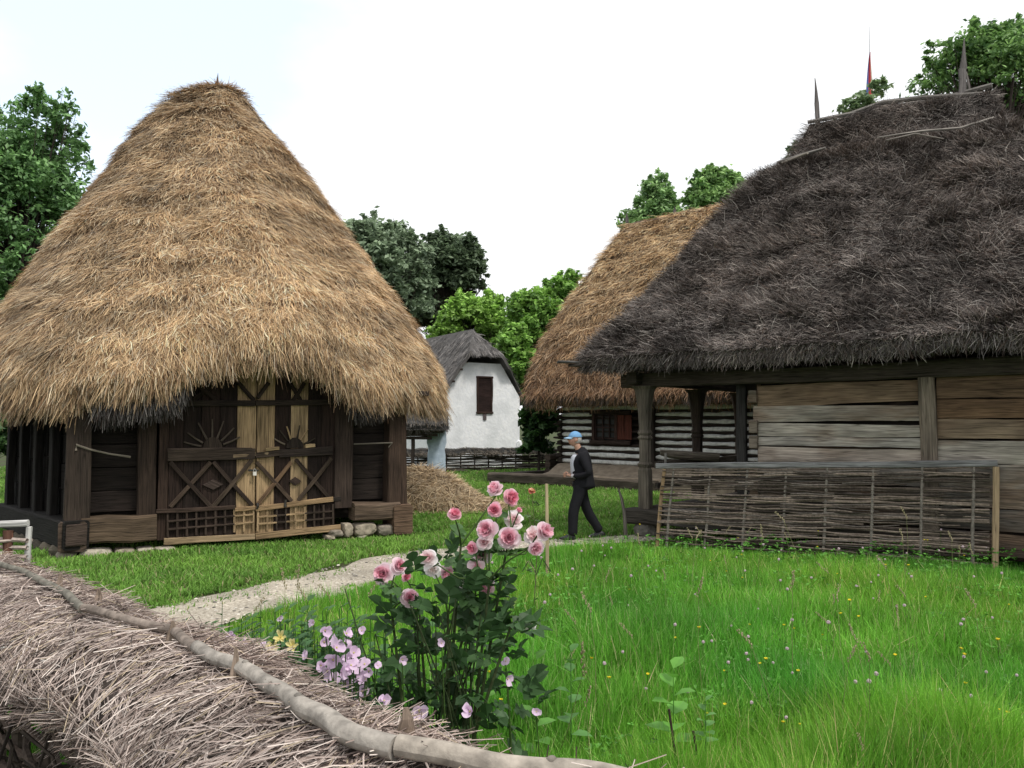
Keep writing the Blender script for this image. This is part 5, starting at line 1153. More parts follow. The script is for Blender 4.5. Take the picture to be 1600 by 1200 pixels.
tree('tall_tree', (*at(1560, 600, 30)[:2], 0), crown_px([(1545, 110, 70, 75, 0), (1452, 138, 40, 34, 0), (1490, 105, 46, 46, 0), (1600, 80, 60, 60, 1), (1575, 190, 60, 50, 1), (1680, 130, 90, 100, 1), (1410, 160, 18, 12, 0), (1560, 280, 120, 80, 2)], 30), 75000, .115, (.04, .085, .032), (.17, .28, .09), 'large green tree behind the right end of the dark thatch', seed=9, trunk_r=.35, sub=20, clump=.25)
tree('thin_sapling', (*at(1350, 600, 24)[:2], 0), crown_px([(1345, 165, 28, 20, 0), (1372, 140, 22, 16, 0), (1325, 175, 22, 12, 0)], 24), 650, .11, (.06, .10, .05), (.20, .27, .14), 'thin airy branches showing over the middle of the dark ridge', seed=10, trunk_r=.05, sub=12, clump=.3, airy=1)
tree('thin_sapling', (*at(1240, 600, 24)[:2], 0), crown_px([(1245, 236, 14, 12, 0), (1232, 250, 8, 6, 0)], 24), 220, .10, (.05, .09, .05), (.16, .22, .12), 'wispy twigs showing left of the dark ridge', seed=11, trunk_r=.03, sub=8, clump=.35, airy=1)
tree('leafy_tree', (*at(500, 640, 46)[:2], 0), crown_px([(500, 600, 90, 60, 0), (620, 600, 60, 60, 3)], 46), 9000, .34, (.02, .05, .02), (.08, .15, .04), 'broad green tree behind the back of the barn', seed=12, trunk_r=.2, sub=18)
# flagpole
fy = 38; fp = empty('flagpole', (*at(1358, 600, fy)[:2], 0), 'tall thin flagpole with a drooping flag behind the dark roof', 'flagpole')
m_ = MB(); A = at(1358, 42, fy); m_.tube([[A[0], A[1], 0], A * [1, 1, .5], A], [.07, .05, .015], 8, (.5, .5, .52)); m_.build('pole', M['metal'], fp)
mb = MB(); zt_, zb_ = at(1358, 82, fy)[2], at(1358, 172, fy)[2]; px_ = A[0]
cols_ = [(.12, .16, .42), (.50, .06, .07), (.55, .10, .08), (.62, .60, .52)]
for i_, c in enumerate(cols_):
    R = []
    for t in np.linspace(0, 1, 9):
        z = zt_ + (zb_ - zt_) * t; w_ = .02 + .42 * t ** .7; x0 = px_ - w_ * .62 + w_ * i_ / 4; x1 = x0 + w_ / 4; y0 = fy - .05 + .06 * math.sin(i_ * 2 + t * 2); y1 = fy - .05 + .06 * math.sin(i_ * 2 + 2 + t * 2)
        R.append([(x0, y0, z), (x1, y1, z), (x1, y1 + .01, z), (x0, y0 + .01, z)])
    mb.rings(np.array(R), c)
mb.build('flag', M['cloth'], fp); adopt(fp)

tree('elder_bush', (*at(-10, 700, 20)[:2], 0), crown_px([(-14, 690, 34, 60, 0), (-50, 640, 50, 60, 1)], 20), 7000, .11, (.02, .045, .018), (.07, .14, .04), 'dark bush beside the far back wall of the barn at the left edge', seed=14, trunk_r=.05, sub=16, cat='bush')
# ================================================================== PLANTS
def petal(mb, c, ax_, out_, L_, W_, cup, col0, col1, curl=.0, n1=4, n2=5):
    """c base point; ax_ = flower axis, out_ = outward direction"""
    ax_, out_ = unit(ax_), unit(out_); sd_ = np.cross(ax_, out_); V = []; C = []
    for i in range(n1):
        t = i / (n1 - 1); rise = math.sin(t * math.pi / 2 * 1.0) * cup; outw = t * (1 - .25 * cup) + curl * max(0, t - .6); up = rise * t - curl * max(0, t - .7) * 1.3
        wd = W_ * math.sin(min(1, t * .85 + .18) * math.pi * .62) 
        for j in range(n2):
            s = (j / (n2 - 1) - .5) * 2; fl = .10 * math.sin(s * 5 + t * 4 + c[0] * 90)
            V.append(np.asarray(c) + out_ * L_ * (outw - .22 * s * s * t) + ax_ * L_ * (up + .28 * s * s * t * cup + fl * t * .4) + sd_ * wd * s)
            C.append(np.array(col0) * (1 - t) + np.array(col1) * t)
    f = [[i * n2 + j, i * n2 + j + 1, (i + 1) * n2 + j + 1, (i + 1) * n2 + j] for i in range(n1 - 1) for j in range(n2 - 1)]
    mb.add(V, f, np.clip(np.array(C) * rng.uniform(.92, 1.08), 0, .95))
def rose(parent, c, ax_, r, pal, name='rose_flower', wilt=0., lab=None):
    m_ = MB(); ax_ = unit(np.array(ax_, float)); ref = unit(np.cross(ax_, [.3, .9, .1])); r2 = np.cross(ax_, ref); inner, mid_, outer = pal
    for (n, L_, W_, cup, off, ci, co, cu) in ((5, r * 1.0, r * .58, .40, -.12, mid_, outer, .30), (7, r * .92, r * .50, .75, -.04, mid_, outer, .25), (7, r * .74, r * .42, 1.05, .02, inner, mid_, .1), (6, r * .52, r * .34, 1.4, .06, inner, mid_, 0), (5, r * .32, r * .24, 1.9, .10, inner, inner, 0)):
        ph = rng.random() * 6
        for k in range(n):
            a = ph + k * 2 * math.pi / n + rng.normal(0, .12); o_ = ref * math.cos(a) + r2 * math.sin(a)
            petal(m_, np.asarray(c) + ax_ * off * r - ax_ * wilt * rng.random() * r, ax_ + rng.normal(0, .10 + wilt * .5, 3), o_ - ax_ * wilt * rng.random() * 1.2, L_ * rng.uniform(.88, 1.1), W_, cup * (1 - wilt * .5), ci, co, cu)
    ob = m_.build(name, M['petal'], parent, smooth=True); label(ob, lab); return ob
def leaflet(V, C, F, c, d, n, L_, col, fold=.18):
    d, n = unit(d), unit(n); s = np.cross(n, d); b = len(V); w_ = L_ * .40
    for (t, q) in ((0, 0), (.35, 1), (.35, -1), (.7, .8), (.7, -.8), (1, 0), (.35, 0), (.7, 0)):
        V.append(np.asarray(c) + d * L_ * t + s * w_ * q + n * (abs(q) * fold * L_ - t * t * L_ * .18)); C.append(np.array(col) * (1 + .12 * abs(q)))
    F += [[b, b + 1, b + 6], [b, b + 6, b + 2]]; F += [[b + 1, b + 3, b + 7], [b + 1, b + 7, b + 6], [b + 2, b + 6, b + 7], [b + 2, b + 7, b + 4]]; F += [[b + 3, b + 5, b + 7], [b + 4, b + 7, b + 5]]
PINK = ((.88, .42, .52), (.93, .60, .68), (.97, .78, .83)); PALE = ((.90, .60, .62), (.94, .78, .79), (.95, .87, .87)); DEEP = ((.84, .26, .38), (.90, .42, .52), (.95, .60, .68)); WHT = ((.85, .72, .68), (.90, .84, .82), (.93, .90, .88))
ry = 3.7
rb = empty('rose_bush', (*at(710, 1100, ry)[:2], 0), 'tall pink flowering rose bush growing behind the straw topped fence', 'rose bush')
FL_ = [(775, 766, .050, PINK, (-.5, -.6, .6)), (797, 778, .050, DEEP, (.5, -.8, .1)), (774, 797, .042, DEEP, (-.3, -.9, .2)), (803, 814, .056, PALE, (.1, -.7, .6)), (795, 840, .060, PINK, (0, -1, .1)), (763, 828, .056, PINK, (-.5, -.8, .2)), (835, 838, .056, PALE, (-.3, -.7, .5)), (848, 830, .050, PINK, (.6, -.6, .2)), (836, 855, .040, PINK, (.2, -.9, -.3)),
       (751, 866, .062, PALE, (.1, -1, .1)), (757, 848, .045, PALE, (-.2, -.8, .6)), (739, 856, .032, DEEP, (-.6, -.8, 0)), (743, 886, .042, PINK, (-.1, -.9, -.4)), (711, 805, .036, DEEP, (.1, -.6, .7)), (599, 896, .060, PINK, (-.1, -1, .15)), (622, 885, .046, PINK, (.5, -.8, .4)), (634, 901, .028, DEEP, (.6, -.8, 0)), (640, 934, .046, PINK, (.3, -.9, .3)), (669, 872, .044, PALE, (-.2, -.9, .4)), (677, 891, .044, WHT, (.2, -.9, -.2)),
       (697, 898, .046, PINK, (.1, -.8, -.4)), (708, 916, .048, WHT, (.2, -.8, -.5)), (727, 912, .036, WHT, (.5, -.8, .1)), (764, 920, .046, PINK, (-.6, -.6, .5)), (811, 798, .016, DEEP, (.2, -.5, .8)), (829, 978, .040, WHT, (.1, -.9, -.5))]
base_c = at(712, 1150, ry); base_c = np.array([base_c[0], ry, 0])
stemm = MB(); roots = [base_c + [rng.uniform(-.16, .16), rng.uniform(-.1, .1), 0] for _ in range(7)]
LV, LC, LF = [], [], []
def rose_leaf(c, d, sz, col):
    d = unit(d); n0 = unit(np.array([0, 0, 1.]) - d * d[2] + rng.normal(0, .35, 3)); s = np.cross(n0, d)
    for (t, q) in ((.4, 1), (.4, -1), (.75, 1), (.75, -1), (1, 0)):
        leaflet(LV, LC, LF, c + d * sz * t * 1.3, unit(d * (.5 if q else 1) + s * q * .8), n0 + rng.normal(0, .18, 3), sz * (.75 if t < .5 else .95), np.array(col) * rng.uniform(.75, 1.3))
fl_pts = []
for i_, (u, v, r, pal, ax_) in enumerate(FL_):
    y_ = ry + rng.uniform(-.22, .22) if i_ not in (25,) else ry - .05; c = at(u, v, y_); fl_pts.append((c, r, pal, ax_))
    wl = .75 if (u, v) in ((677, 891), (708, 916), (697, 898), (743, 886), (829, 978), (727, 912)) else (.25 if pal is PALE else .05)
    rose(rb, c, ax_, r * .9, pal, wilt=wl, name='rose_bud' if r < .02 else 'rose_flower')
canes = [(np.array([at(u, v, ry + dy)[0], ry + dy, at(u, v, ry)[2]])) for u, v, dy in ((790, 870, .05), (765, 900, -.08), (742, 940, .1), (655, 960, .12), (612, 945, -.1), (700, 960, 0), (720, 860, .15), (800, 960, -.15))]
for i_, (c, r, pal, ax_) in enumerate(fl_pts):
    tip = c - unit(np.array(ax_, float)) * r * .4; k = int(np.argmin([np.linalg.norm(cn - tip) + (5 if cn[2] > tip[2] - .04 else 0) for cn in canes])); j_ = canes[k]
    mid_ = (tip + j_) / 2 + rng.normal(0, .02, 3); stemm.tube(dens(np.array([j_, mid_, tip]), 7), np.linspace(.005, .003, 7), 6, (.06, .10, .03))
    stemm.blob(tip + unit(np.array(ax_, float)) * r * .1, (r * .25, r * .25, r * .3), (.06, .13, .04), n=1)
    for t in rng.uniform(.1, .6, 1): rose_leaf(j_ * (1 - t) + tip * t, unit(rng.normal(0, 1, 3) * [1, 1, .3] + [0, 0, .1]), .062, (.060, .125, .038))
for i_, cn in enumerate(canes):
    r0 = roots[i_ % 7]; Pc = dens(np.array([r0, r0 * .55 + cn * .45 + rng.normal(0, .04, 3) * [1, 1, 0], cn]), 14); stemm.tube(Pc, np.linspace(.010, .0055, 14), 7, (.055, .075, .03))
    for q in range(7):
        t = rng.uniform(.25, 1); p = Pc[int(t * 13)]; rose_leaf(p + rng.normal(0, .015, 3), unit(rng.normal(0, 1, 3) * [1, 1, .35] + [0, 0, .15]), .068 * rng.uniform(.7, 1.2), (.055, .115, .038))
# leafy mass of the lower bush
n = 0
while n < 135:
    p = rng.normal(0, 1, 3) * [.19, .15, .26] + [base_c[0] - .0, ry, .93]
    if p[2] < .5 or p[2] > 1.32: continue
    if abs(p[0] - base_c[0]) > .17 + .25 * (1.35 - p[2]): continue
    rose_leaf(p, unit((p - [base_c[0], ry, .75]) * [1, 1, .5] + rng.normal(0, .12, 3)), .074 * rng.uniform(.65, 1.25), (.045, .098, .034)); n += 1
for _ in range(26):
    p = roots[rng.integers(7)]; q = np.array([base_c[0] + rng.normal(0, .2), ry + rng.normal(0, .14), rng.uniform(.7, 1.25)]); stemm.tube(dens(np.array([p, (p + q) / 2 + rng.normal(0, .03, 3), q]), 6), np.linspace(.007, .003, 6), 5, (.05, .07, .03), caps=False)
stemm.build('stem', M['bark'], rb)
M['roseleaf'] = mat_col('rose_leaf', .5, .25, .3)
mesh_np('leaves', LV, [np.array(LF)], np.array(LC), mats=[M['roseleaf']], parent=rb); adopt(rb)
# second thin rose by the stake
py_ = 7.6; r2 = empty('rose_bush', (*at(838, 900, py_)[:2], 0), 'thin bare stemmed rose with a single red and cream bud beside the thin stake', 'rose bush')
m_ = MB(); a_, b_ = at(833, 880, py_), at(831, 768, py_); a_[2] = 0
m_.tube(dens(np.array([a_, a_ * .5 + b_ * .5 + [.04, 0, .05], b_]), 9), np.linspace(.007, .003, 9), 6, (.12, .13, .06)); c2 = at(824, 800, py_); m_.tube([at(832, 830, py_), c2], [.004, .003], 5, (.12, .13, .06))
for s_ in (-1, 1): m_.tube(dens(np.array([at(838, 898, py_), at(838 + s_ * 10, 872, py_), at(838 + s_ * 22, 893, py_)]), 7), .004, 5, (.05, .05, .04))
m_.build('stem', M['bark'], r2); rose(r2, b_, (0, -.4, .9), .035, ((.70, .45, .2), (.85, .6, .42), (.62, .10, .10)), wilt=.1)
LV, LC, LF = [], [], []
for _ in range(10):
    t = rng.uniform(.35, .95); rose_leaf(a_ * (1 - t) + b_ * t, unit(rng.normal(0, 1, 3) * [1, .6, .3]), .04, (.07, .12, .045))
mesh_np('leaves', LV, [np.array(LF)], np.array(LC), mats=[M['roseleaf']], parent=r2); adopt(r2)
# thin stake and broken sticks
def stick_thing(name, pts, rad, col, lab, cat, sides=7, jit=.06, mt='wood'):
    m_ = MB(); m_.tube(pts, rad, sides, col, jit=jit); o = m_.build(name, M[mt]); return label(o, lab, cat)
A = gnd(855, 925); B = at(854, 756, A[1]); stick_thing('garden_stake', [A, (A + B) / 2 + [.005, 0, 0], B], [.022, .021, .020], (.40, .32, .20), 'thin pale upright stake beside the pink roses', 'stake', mt='newwood')
A = gnd(978, 842); B = at(966, 763, A[1]); stick_thing('dry_stick', [A, at(975, 800, A[1]), at(971, 778, A[1]), B], [.035, .03, .025, .012], (.17, .15, .13), 'short grey split stick stuck in the ground behind the walking man', 'stick')
for (u0, v0, u1, v1, y_, l_) in ((1062, 1230, 1045, 1108, 4.0, 'taller dark broken stem standing in the near grass'), (1094, 1230, 1083, 1142, 4.1, 'shorter dark broken stem standing in the near grass')):
    A, B = at(u0, v0, y_), at(u1, v1, y_); A[2] = 0; stick_thing('withered_weed', dens(np.array([A, (A + B) / 2 + [.012, 0, 0], B]), 7), np.linspace(.009, .006, 7), (.05, .03, .025), l_, 'dead weed', jit=.12)
# pale lilac primroses
LIL = ((.80, .82, .45), (.80, .62, .80), (.84, .66, .84)); LIL2 = ((.75, .72, .45), (.74, .50, .70), (.80, .58, .76))
def prim(parent, c, ax_, r, pal=LIL, name='primrose_flower'):
    m_ = MB(); ax_ = unit(np.array(ax_, float)); ref = unit(np.cross(ax_, [.3, .2, .9])); rr = np.cross(ax_, ref); ph = rng.random() * 6
    for k in range(4):
        a = ph + k * math.pi / 2; petal(m_, c, ax_ + rng.normal(0, .22, 3), ref * math.cos(a + rng.normal(0, .1)) + rr * math.sin(a), r * rng.uniform(.85, 1.15), r * .60, .6 * rng.uniform(.3, 1.5), np.array(pal[1]) * rng.uniform(.82, 1.05), pal[2], rng.uniform(-.1, .3), 5, 5)
    m_.blob(np.asarray(c) + ax_ * r * .1, (r * .14,) * 3, (.75, .72, .25), n=1)
    return m_.build(name, M['petal'], parent, smooth=True)
def weed_leaves(c, z0, z1, n, L_, col, LV, LC, LF, spread=.6):
    for k in range(n):
        t = k / max(1, n - 1); z = z0 + (z1 - z0) * t; a = k * 2.4 + rng.normal(0, .3)
        d = unit([math.cos(a), math.sin(a), spread * (.3 + t)]); leaflet(LV, LC, LF, np.array([c[0], c[1], z]), d, [-d[0] * .4, -d[1] * .4, 1], L_ * (1.1 - .4 * t), np.array(col) * rng.uniform(.8, 1.25), fold=.1)
cy_ = 3.25; pc = empty('primrose_clump', (*at(545, 1050, cy_)[:2], 0), 'dense clump of pale lilac four petalled flowers left of the rose bush', 'flowers')
PR = [(528, 1000, .8), (555, 1020, .9), (500, 1040, .8), (548, 1040, .9), (575, 1062, .9), (560, 1080, .9), (522, 1080, .8), (545, 1030, .7), (512, 985, .8), (540, 990, .9), (565, 985, .6), (505, 1003, .8), (530, 1012, 1), (548, 1005, .8), (520, 1030, 1.1), (541, 1027, 1.1), (512, 1048, 1), (537, 1050, 1.15), (556, 1043, 1), (570, 1038, .9), (524, 1062, 1), (545, 1068, .9), (566, 1062, 1.1), (580, 1048, .7), (510, 1070, .8), (552, 1084, .9), (535, 1088, .8), (560, 1098, .8), (590, 1040, .5)]
m_ = MB(); LV, LC, LF = [], [], []
for (u, v, s) in PR:
    y_ = cy_ + rng.uniform(-.12, .12); c = at(u + rng.normal(0, 3), v, y_); prim(pc, c, (rng.normal(0, .8), -.7, rng.uniform(-.3, 1.2)), .031 * s)
    g0 = np.array([at(545, 1050, cy_)[0] + rng.normal(0, .06), y_, .0]); m_.tube(dens(np.array([g0, (g0 + c) / 2 + rng.normal(0, .02, 3), c]), 6), .0025, 4, (.06, .12, .03), caps=False)
    weed_leaves((g0 + c) / 2, .3, c[2] - .04, 6, .05, (.05, .12, .035), LV, LC, LF)
m_.build('stem', M['leaf'], pc); mesh_np('leaves', LV, [np.array(LF)], np.array(LC), mats=[M['leaf']], parent=pc); adopt(pc)
def single(u, v, y_, s, lab, pal=LIL, name='evening_primrose', ax_=None):
    c = at(u, v, y_); rt = empty(name, (c[0], y_, 0), lab, 'flower', 'lilac flowers scattered in the grass'); prim(rt, c, ax_ or (rng.normal(0, .5), -.8, rng.uniform(-.2, .8)), .034 * s, pal, 'flower_head')
    m_ = MB(); m_.tube(dens(np.array([[c[0] + .02, y_ + .02, 0], [c[0] + .02, y_, c[2] * .6], c]), 6), .0025, 4, (.07, .13, .03)); m_.build('stem', M['leaf'], rt); adopt(rt)
for a in [(655, 1110, 2.75, .85, 'large lilac flower touching the straw below the rose bush'), (734, 1112, 2.85, .8, 'lilac flower facing right beside the pointed stake under the rose bush'), (838, 1112, 3.4, .6, 'lone drooping lilac flower in the grass right of the rose bush'), (793, 1060, 3.5, .7, 'small lilac flower at the lower right side of the rose bush'), (790, 1033, 3.6, .6, 'upper small lilac flower against the right side of the rose bush'),
          (362, 995, 3.5, .8, 'leftmost lilac flower over the fence straw'), (386, 1006, 3.5, .8, 'lilac flower between the yellow blooms and the leftmost lilac flower'), (437, 966, 4.0, .5, 'tiny lilac flower standing above the yellow blooms'), (490, 973, 4.0, .65, 'lone lilac flower high between yellow blooms and lilac clump'), (411, 1010, 3.5, .7, 'lilac flower just left of the yellow blooms'), (480, 1024, 3.4, .7, 'lilac flower just left of the lilac clump'), (600, 1095, 3.0, .7, 'lilac flower low at the foot of the rose bush left side'),
          (628, 1030, 3.45, .7, 'lilac flower at the left side among the rose leaves'), (690, 1005, 3.35, .5, 'half hidden lilac flower in the middle of the rose leaves'), (380, 1020, 3.3, .7, 'lilac flower lying against the far fence straw')]: single(*a)
# yellow blooms and grey green leaves by the fence
yb = empty('yellow_columbine', (*at(435, 1010, 3.5)[:2], 0), 'two yellow blooms in dark leafy plants behind the fence', 'flowers'); m_ = MB()
for (u, v) in ((427, 1012), (457, 1010), (438, 996)):
    c = at(u, v, 3.5); mm = MB()
    for k in range(6):
        a = k * 1.047 + rng.normal(0, .15); petal(mm, c, (0, -.7, .5), (math.cos(a), .2 * math.sin(a), math.sin(a)), .036, .008, .3, (.80, .66, .18), (.88, .82, .45), -.2, 4, 3)
    mm.build('flower_head', M['petal'], yb); m_.tube([[c[0] + .02, 3.52, 0], [c[0], 3.52, c[2] * .7], c], .003, 4, (.06, .12, .03))
m_.build('stem', M['leaf'], yb); adopt(yb)
def leafy(name, u, v0, y_, w_, n, L_, col, lab, cat='plant', zmin=.25, group=None):
    top = at(u, v0, y_); rt = empty(name, (top[0], y_, 0), lab, cat, group); LV, LC, LF = [], [], []; m_ = MB()
    for k in range(n):
        c = np.array([top[0] + rng.normal(0, w_ * .5), y_ + rng.normal(0, w_ * .4), 0]); zt_ = top[2] * rng.uniform(.75, 1.0) if n > 1 else top[2]
        m_.tube([c, [c[0], c[1], zt_]], [.004, .002], 4, np.array(col)); weed_leaves(c, zmin, zt_, 9, L_ * rng.uniform(.7, 1.2), col, LV, LC, LF)
    m_.build('stem', M['leaf'], rt); mesh_np('leaves', LV, [np.array(LF)], np.array(LC), mats=[M['leaf']], parent=rt); adopt(rt)
leafy('border_plant', 405, 962, 4.3, .62, 150, .085, (.065, .15, .045), 'dark leafy border plants around the yellow blooms')
leafy('border_plant', 475, 982, 4.0, .46, 110, .075, (.055, .13, .045), 'leafy plants between yellow blooms and lilac clump')
leafy('broadleaf_weed', 838, 1030, 3.9, 0, 1, .10, (.12, .30, .05), 'light green weed with pointed leaves close to the rose bush', zmin=.3)
leafy('broadleaf_weed', 892, 1018, 4.3, 0, 1, .11, (.10, .25, .06), 'taller narrow leaved weed to the right of the rose bush', zmin=.3)
leafy('broadleaf_weed', 1052, 1045, 4.2, 0, 1, .13, (.13, .33, .05), 'broad leaved weed above the dark broken stems', zmin=.3)
leafy('broadleaf_weed', 1102, 1095, 4.2, 0, 1, .10, (.12, .28, .07), 'pale leaved weed right of the dark broken stems', zmin=.3)
leafy('broadleaf_weed', 1450, 1135, 4.3, .10, 3, .10, (.10, .22, .09), 'greyish leafy weed in the near right grass', zmin=.3)
leafy('broadleaf_weed', 735, 985, 4.2, .10, 3, .10, (.13, .32, .05), 'bright green weed behind the rose leaves', zmin=.4)
leafy('broadleaf_weed', 610, 1010, 3.9, .10, 4, .09, (.11, .26, .06), 'bright green weed at the left side of the rose bush', zmin=.4)
# plants at the foot of the hurdle
def dots(name, lab, cat, group, pts, make):
    proto = None
    for p in pts:
        if proto is None: proto = make(p); proto.location = p; label(proto, lab, cat, group)
        else:
            c = copy_tree(proto); c.location = p; c.rotation_euler = (rng.normal(0, .15), rng.normal(0, .15), rng.random() * 6); s = rng.uniform(.7, 1.25); c.scale = (s, s, s)
def mk_butter(p):
    m_ = MB(); rt = bpy.data.objects.new('buttercup', None); COL.objects.link(rt)
    for k in range(5): petal(m_, np.array([0, 0, .42]), (0, 0, 1), (math.cos(k * 1.257), math.sin(k * 1.257), 0), .013, .009, .6, (.75, .58, .03), (.85, .72, .05), 0, 3, 3)
    m_.build('flower_head', M['petal'], rt); m_ = MB(); m_.tube([(0, 0, 0), (.01, 0, .2), (0, 0, .42)], .0015, 4, (.08, .16, .03)); m_.build('stem', M['leaf'], rt); return rt
def mk_clover(p):
    m_ = MB(); rt = bpy.data.objects.new('clover', None); COL.objects.link(rt); m_.blob((0, 0, .44), (.011, .011, .012), (.60, .48, .52), n=2, amp=.3, freq=5)
    m_.build('flower_head', M['petal'], rt); m_ = MB(); m_.tube([(0, 0, 0), (-.01, 0, .2), (0, 0, .43)], .0015, 4, (.08, .16, .03)); m_.build('stem', M['leaf'], rt); return rt
def mk_seed(p):
    m_ = MB(); rt = bpy.data.objects.new('seeding_grass_stalk', None); COL.objects.link(rt); m_.tube([(0, 0, 0), (.02, 0, .45), (.07, 0, .72), (.12, 0, .80)], [.002, .0018, .0012, .001], 4, (.26, .27, .12)); m_.build('stem', M['leaf'], rt)
    m_ = MB()
    for k in range(16): t = k / 15; c = np.array([.06 + .07 * t, 0, .70 + .12 * t - .03 * t * t]); m_.blob(c + rng.normal(0, .004, 3), (.004, .004, .008), (.42, .36, .22), n=1)
    m_.build('seed_head', M['leaf'], rt); return rt
def mpts(n, y0, y1, spots=()):
    out = [tuple(gnd(u, v, .42) * [1, 1, 0]) for u, v in spots]
    while len(out) < n:
        y = math.exp(rng.uniform(math.log(y0), math.log(y1))); x = rng.uniform(-.5, .62) * y
        if y < path_y(x) - .7 and y > fence_y(x) + .8 and x > -.2: out.append((x, y, 0))
    return out
dots('buttercup', 'small yellow buttercup on a thin stem in the meadow', 'flower', 'buttercups in the meadow', mpts(52, 4.2, 11.5, [(1247, 1049), (1475, 1161 - 150), (1110, 1000), (1070, 982), (1240, 974), (1388, 1013), (1483, 1020), (1502, 1070), (1560, 1100), (1312, 884), (1132, 889), (1152, 891)]), mk_butter)
dots('clover', 'small pinkish white clover head in the meadow', 'flower', 'clover heads in the meadow', mpts(90, 4.5, 11.8, [(1230, 1018), (1165, 1025), (1240, 1105), (982, 928), (1380, 905), (1100, 860), (1150, 862), (1180, 865), (1400, 870), (1420, 880), (1565, 960), (1530, 965)]), mk_clover)
dots('seeding_grass_stalk', 'tall pale grass stalk with a nodding seed head', 'grass stalk', 'seeding grass stalks in the meadow', [(-1.75, 5.3, 0), (-1.6, 5.6, 0), (-1.5, 5.2, 0), (-1.38, 5.5, 0), (-1.3, 5.0, 0), (-1.15, 5.6, 0), (-1.0, 5.2, 0)] + mpts(46, 3.9, 10.5, [(1410, 1020), (1530, 1030), (1340, 1110), (1040, 950), (1300, 980), (1300, 1190), (940, 1180)]), mk_seed)
# herb clumps in the meadow: low ground cover
n = 9000; X = zone(n * 2, 3.6, 12.5); k = (X[:, 1] < path_y(X[:, 0]) - .35) & (X[:, 1] > fence_y(X[:, 0]) + .6) & (X[:, 0] > -.6)
X = X[k]; P3 = np.c_[X, X[:, 0] * 0]; X = X[(fbm(P3, 1.6, 61) > .48) & (path_d(X) > 1.2)][:5200]
LV, LC, LF = [], [], []
for x, y in X:
    z = rng.uniform(.10, .30); a = rng.random() * 6.28; col = np.array((.09, .25, .035)) * rng.uniform(.6, 1.7)
    for k in range(3):
        b = a + k * 2.1; leaflet(LV, LC, LF, np.array([x, y, z]), [math.cos(b), math.sin(b), rng.uniform(-.1, 1.2)], [rng.normal(0, .5), rng.normal(0, .5), 1], .014 + .0025 * y, col, fold=.1)
o = mesh_np('clover_leaves', LV, [np.array(LF)], np.array(LC), mats=[M['leaf']]); label(o, 'patches of low clover leaves and herbs between the meadow grass', 'ground cover', kind='stuff')

# ================================================================== PERSON
def skin(nodes, edges, sub=2, root=0):
    """nodes: [(x,y,z,rx,ry)]"""
    me = bpy.data.meshes.new('tmp'); me.from_pydata([n_[:3] for n_ in nodes], edges, []); ob = bpy.data.objects.new('tmp', me); COL.objects.link(ob)
    ob.modifiers.new('s', 'SKIN'); 
    for i_, n_ in enumerate(nodes): me.skin_vertices[0].data[i_].radius = (n_[3], n_[4]); me.skin_vertices[0].data[i_].use_root = (i_ == root)
    md = ob.modifiers.new('u', 'SUBSURF'); md.levels = sub; md.render_levels = sub
    dg = bpy.context.evaluated_depsgraph_get(); ev = ob.evaluated_get(dg); m2 = ev.to_mesh()
    V = np.array([v.co[:] for v in m2.vertices]); Fs = [list(p.vertices) for p in m2.polygons]; ev.to_mesh_clear(); bpy.data.objects.remove(ob); bpy.data.meshes.remove(me)
    return V, Fs
man = empty('person', (*gnd(908, 845)[:2], 0), 'man in dark jacket and trousers with a light blue cap walking left along the path', 'person')
py0 = gnd(908, 845)
# local frame: f forward (-X), s to his left (-Y, toward the camera), z up
def Lw(f, s, z): return (py0[0] - f, py0[1] - s, z)
def sk(nodes, edges, sub=2, root=0): return skin([(*Lw(*n_[:3]), n_[3], n_[4]) for n_ in nodes], edges, sub, root)
m_ = MB()
# body: trunk, neck, legs, arms in one skinned surface
bn = [(0, 0, .95, .08, .10), (.0, 0, 1.12, .07, .09), (-.01, 0, 1.30, .07, .10), (.02, 0, 1.44, .06, .07), (.055, 0, 1.53, .058, .058), (.075, 0, 1.60, .058, .058),
      (.01, .07, .88, .06, .06), (.12, .10, .50, .055, .055), (.15, .10, .10, .04, .04), (.01, -.07, .88, .06, .06), (-.09, -.10, .50, .055, .055), (-.32, -.10, .13, .04, .04),
      (-.02, .18, 1.38, .05, .05), (-.10, .24, 1.10, .035, .035), (.16, .10, 1.06, .026, .026), (-.02, -.18, 1.38, .05, .05), (-.06, -.24, 1.10, .035, .035), (.17, -.10, 1.07, .026, .026)]
be = [(0, 1), (1, 2), (2, 3), (3, 4), (4, 5), (0, 6), (6, 7), (7, 8), (0, 9), (9, 10), (10, 11), (2, 12), (12, 13), (13, 14), (2, 15), (15, 16), (16, 17)]
V, Fs = sk(bn, be); SK = (.42, .24, .17); m_.add(V, Fs, SK)
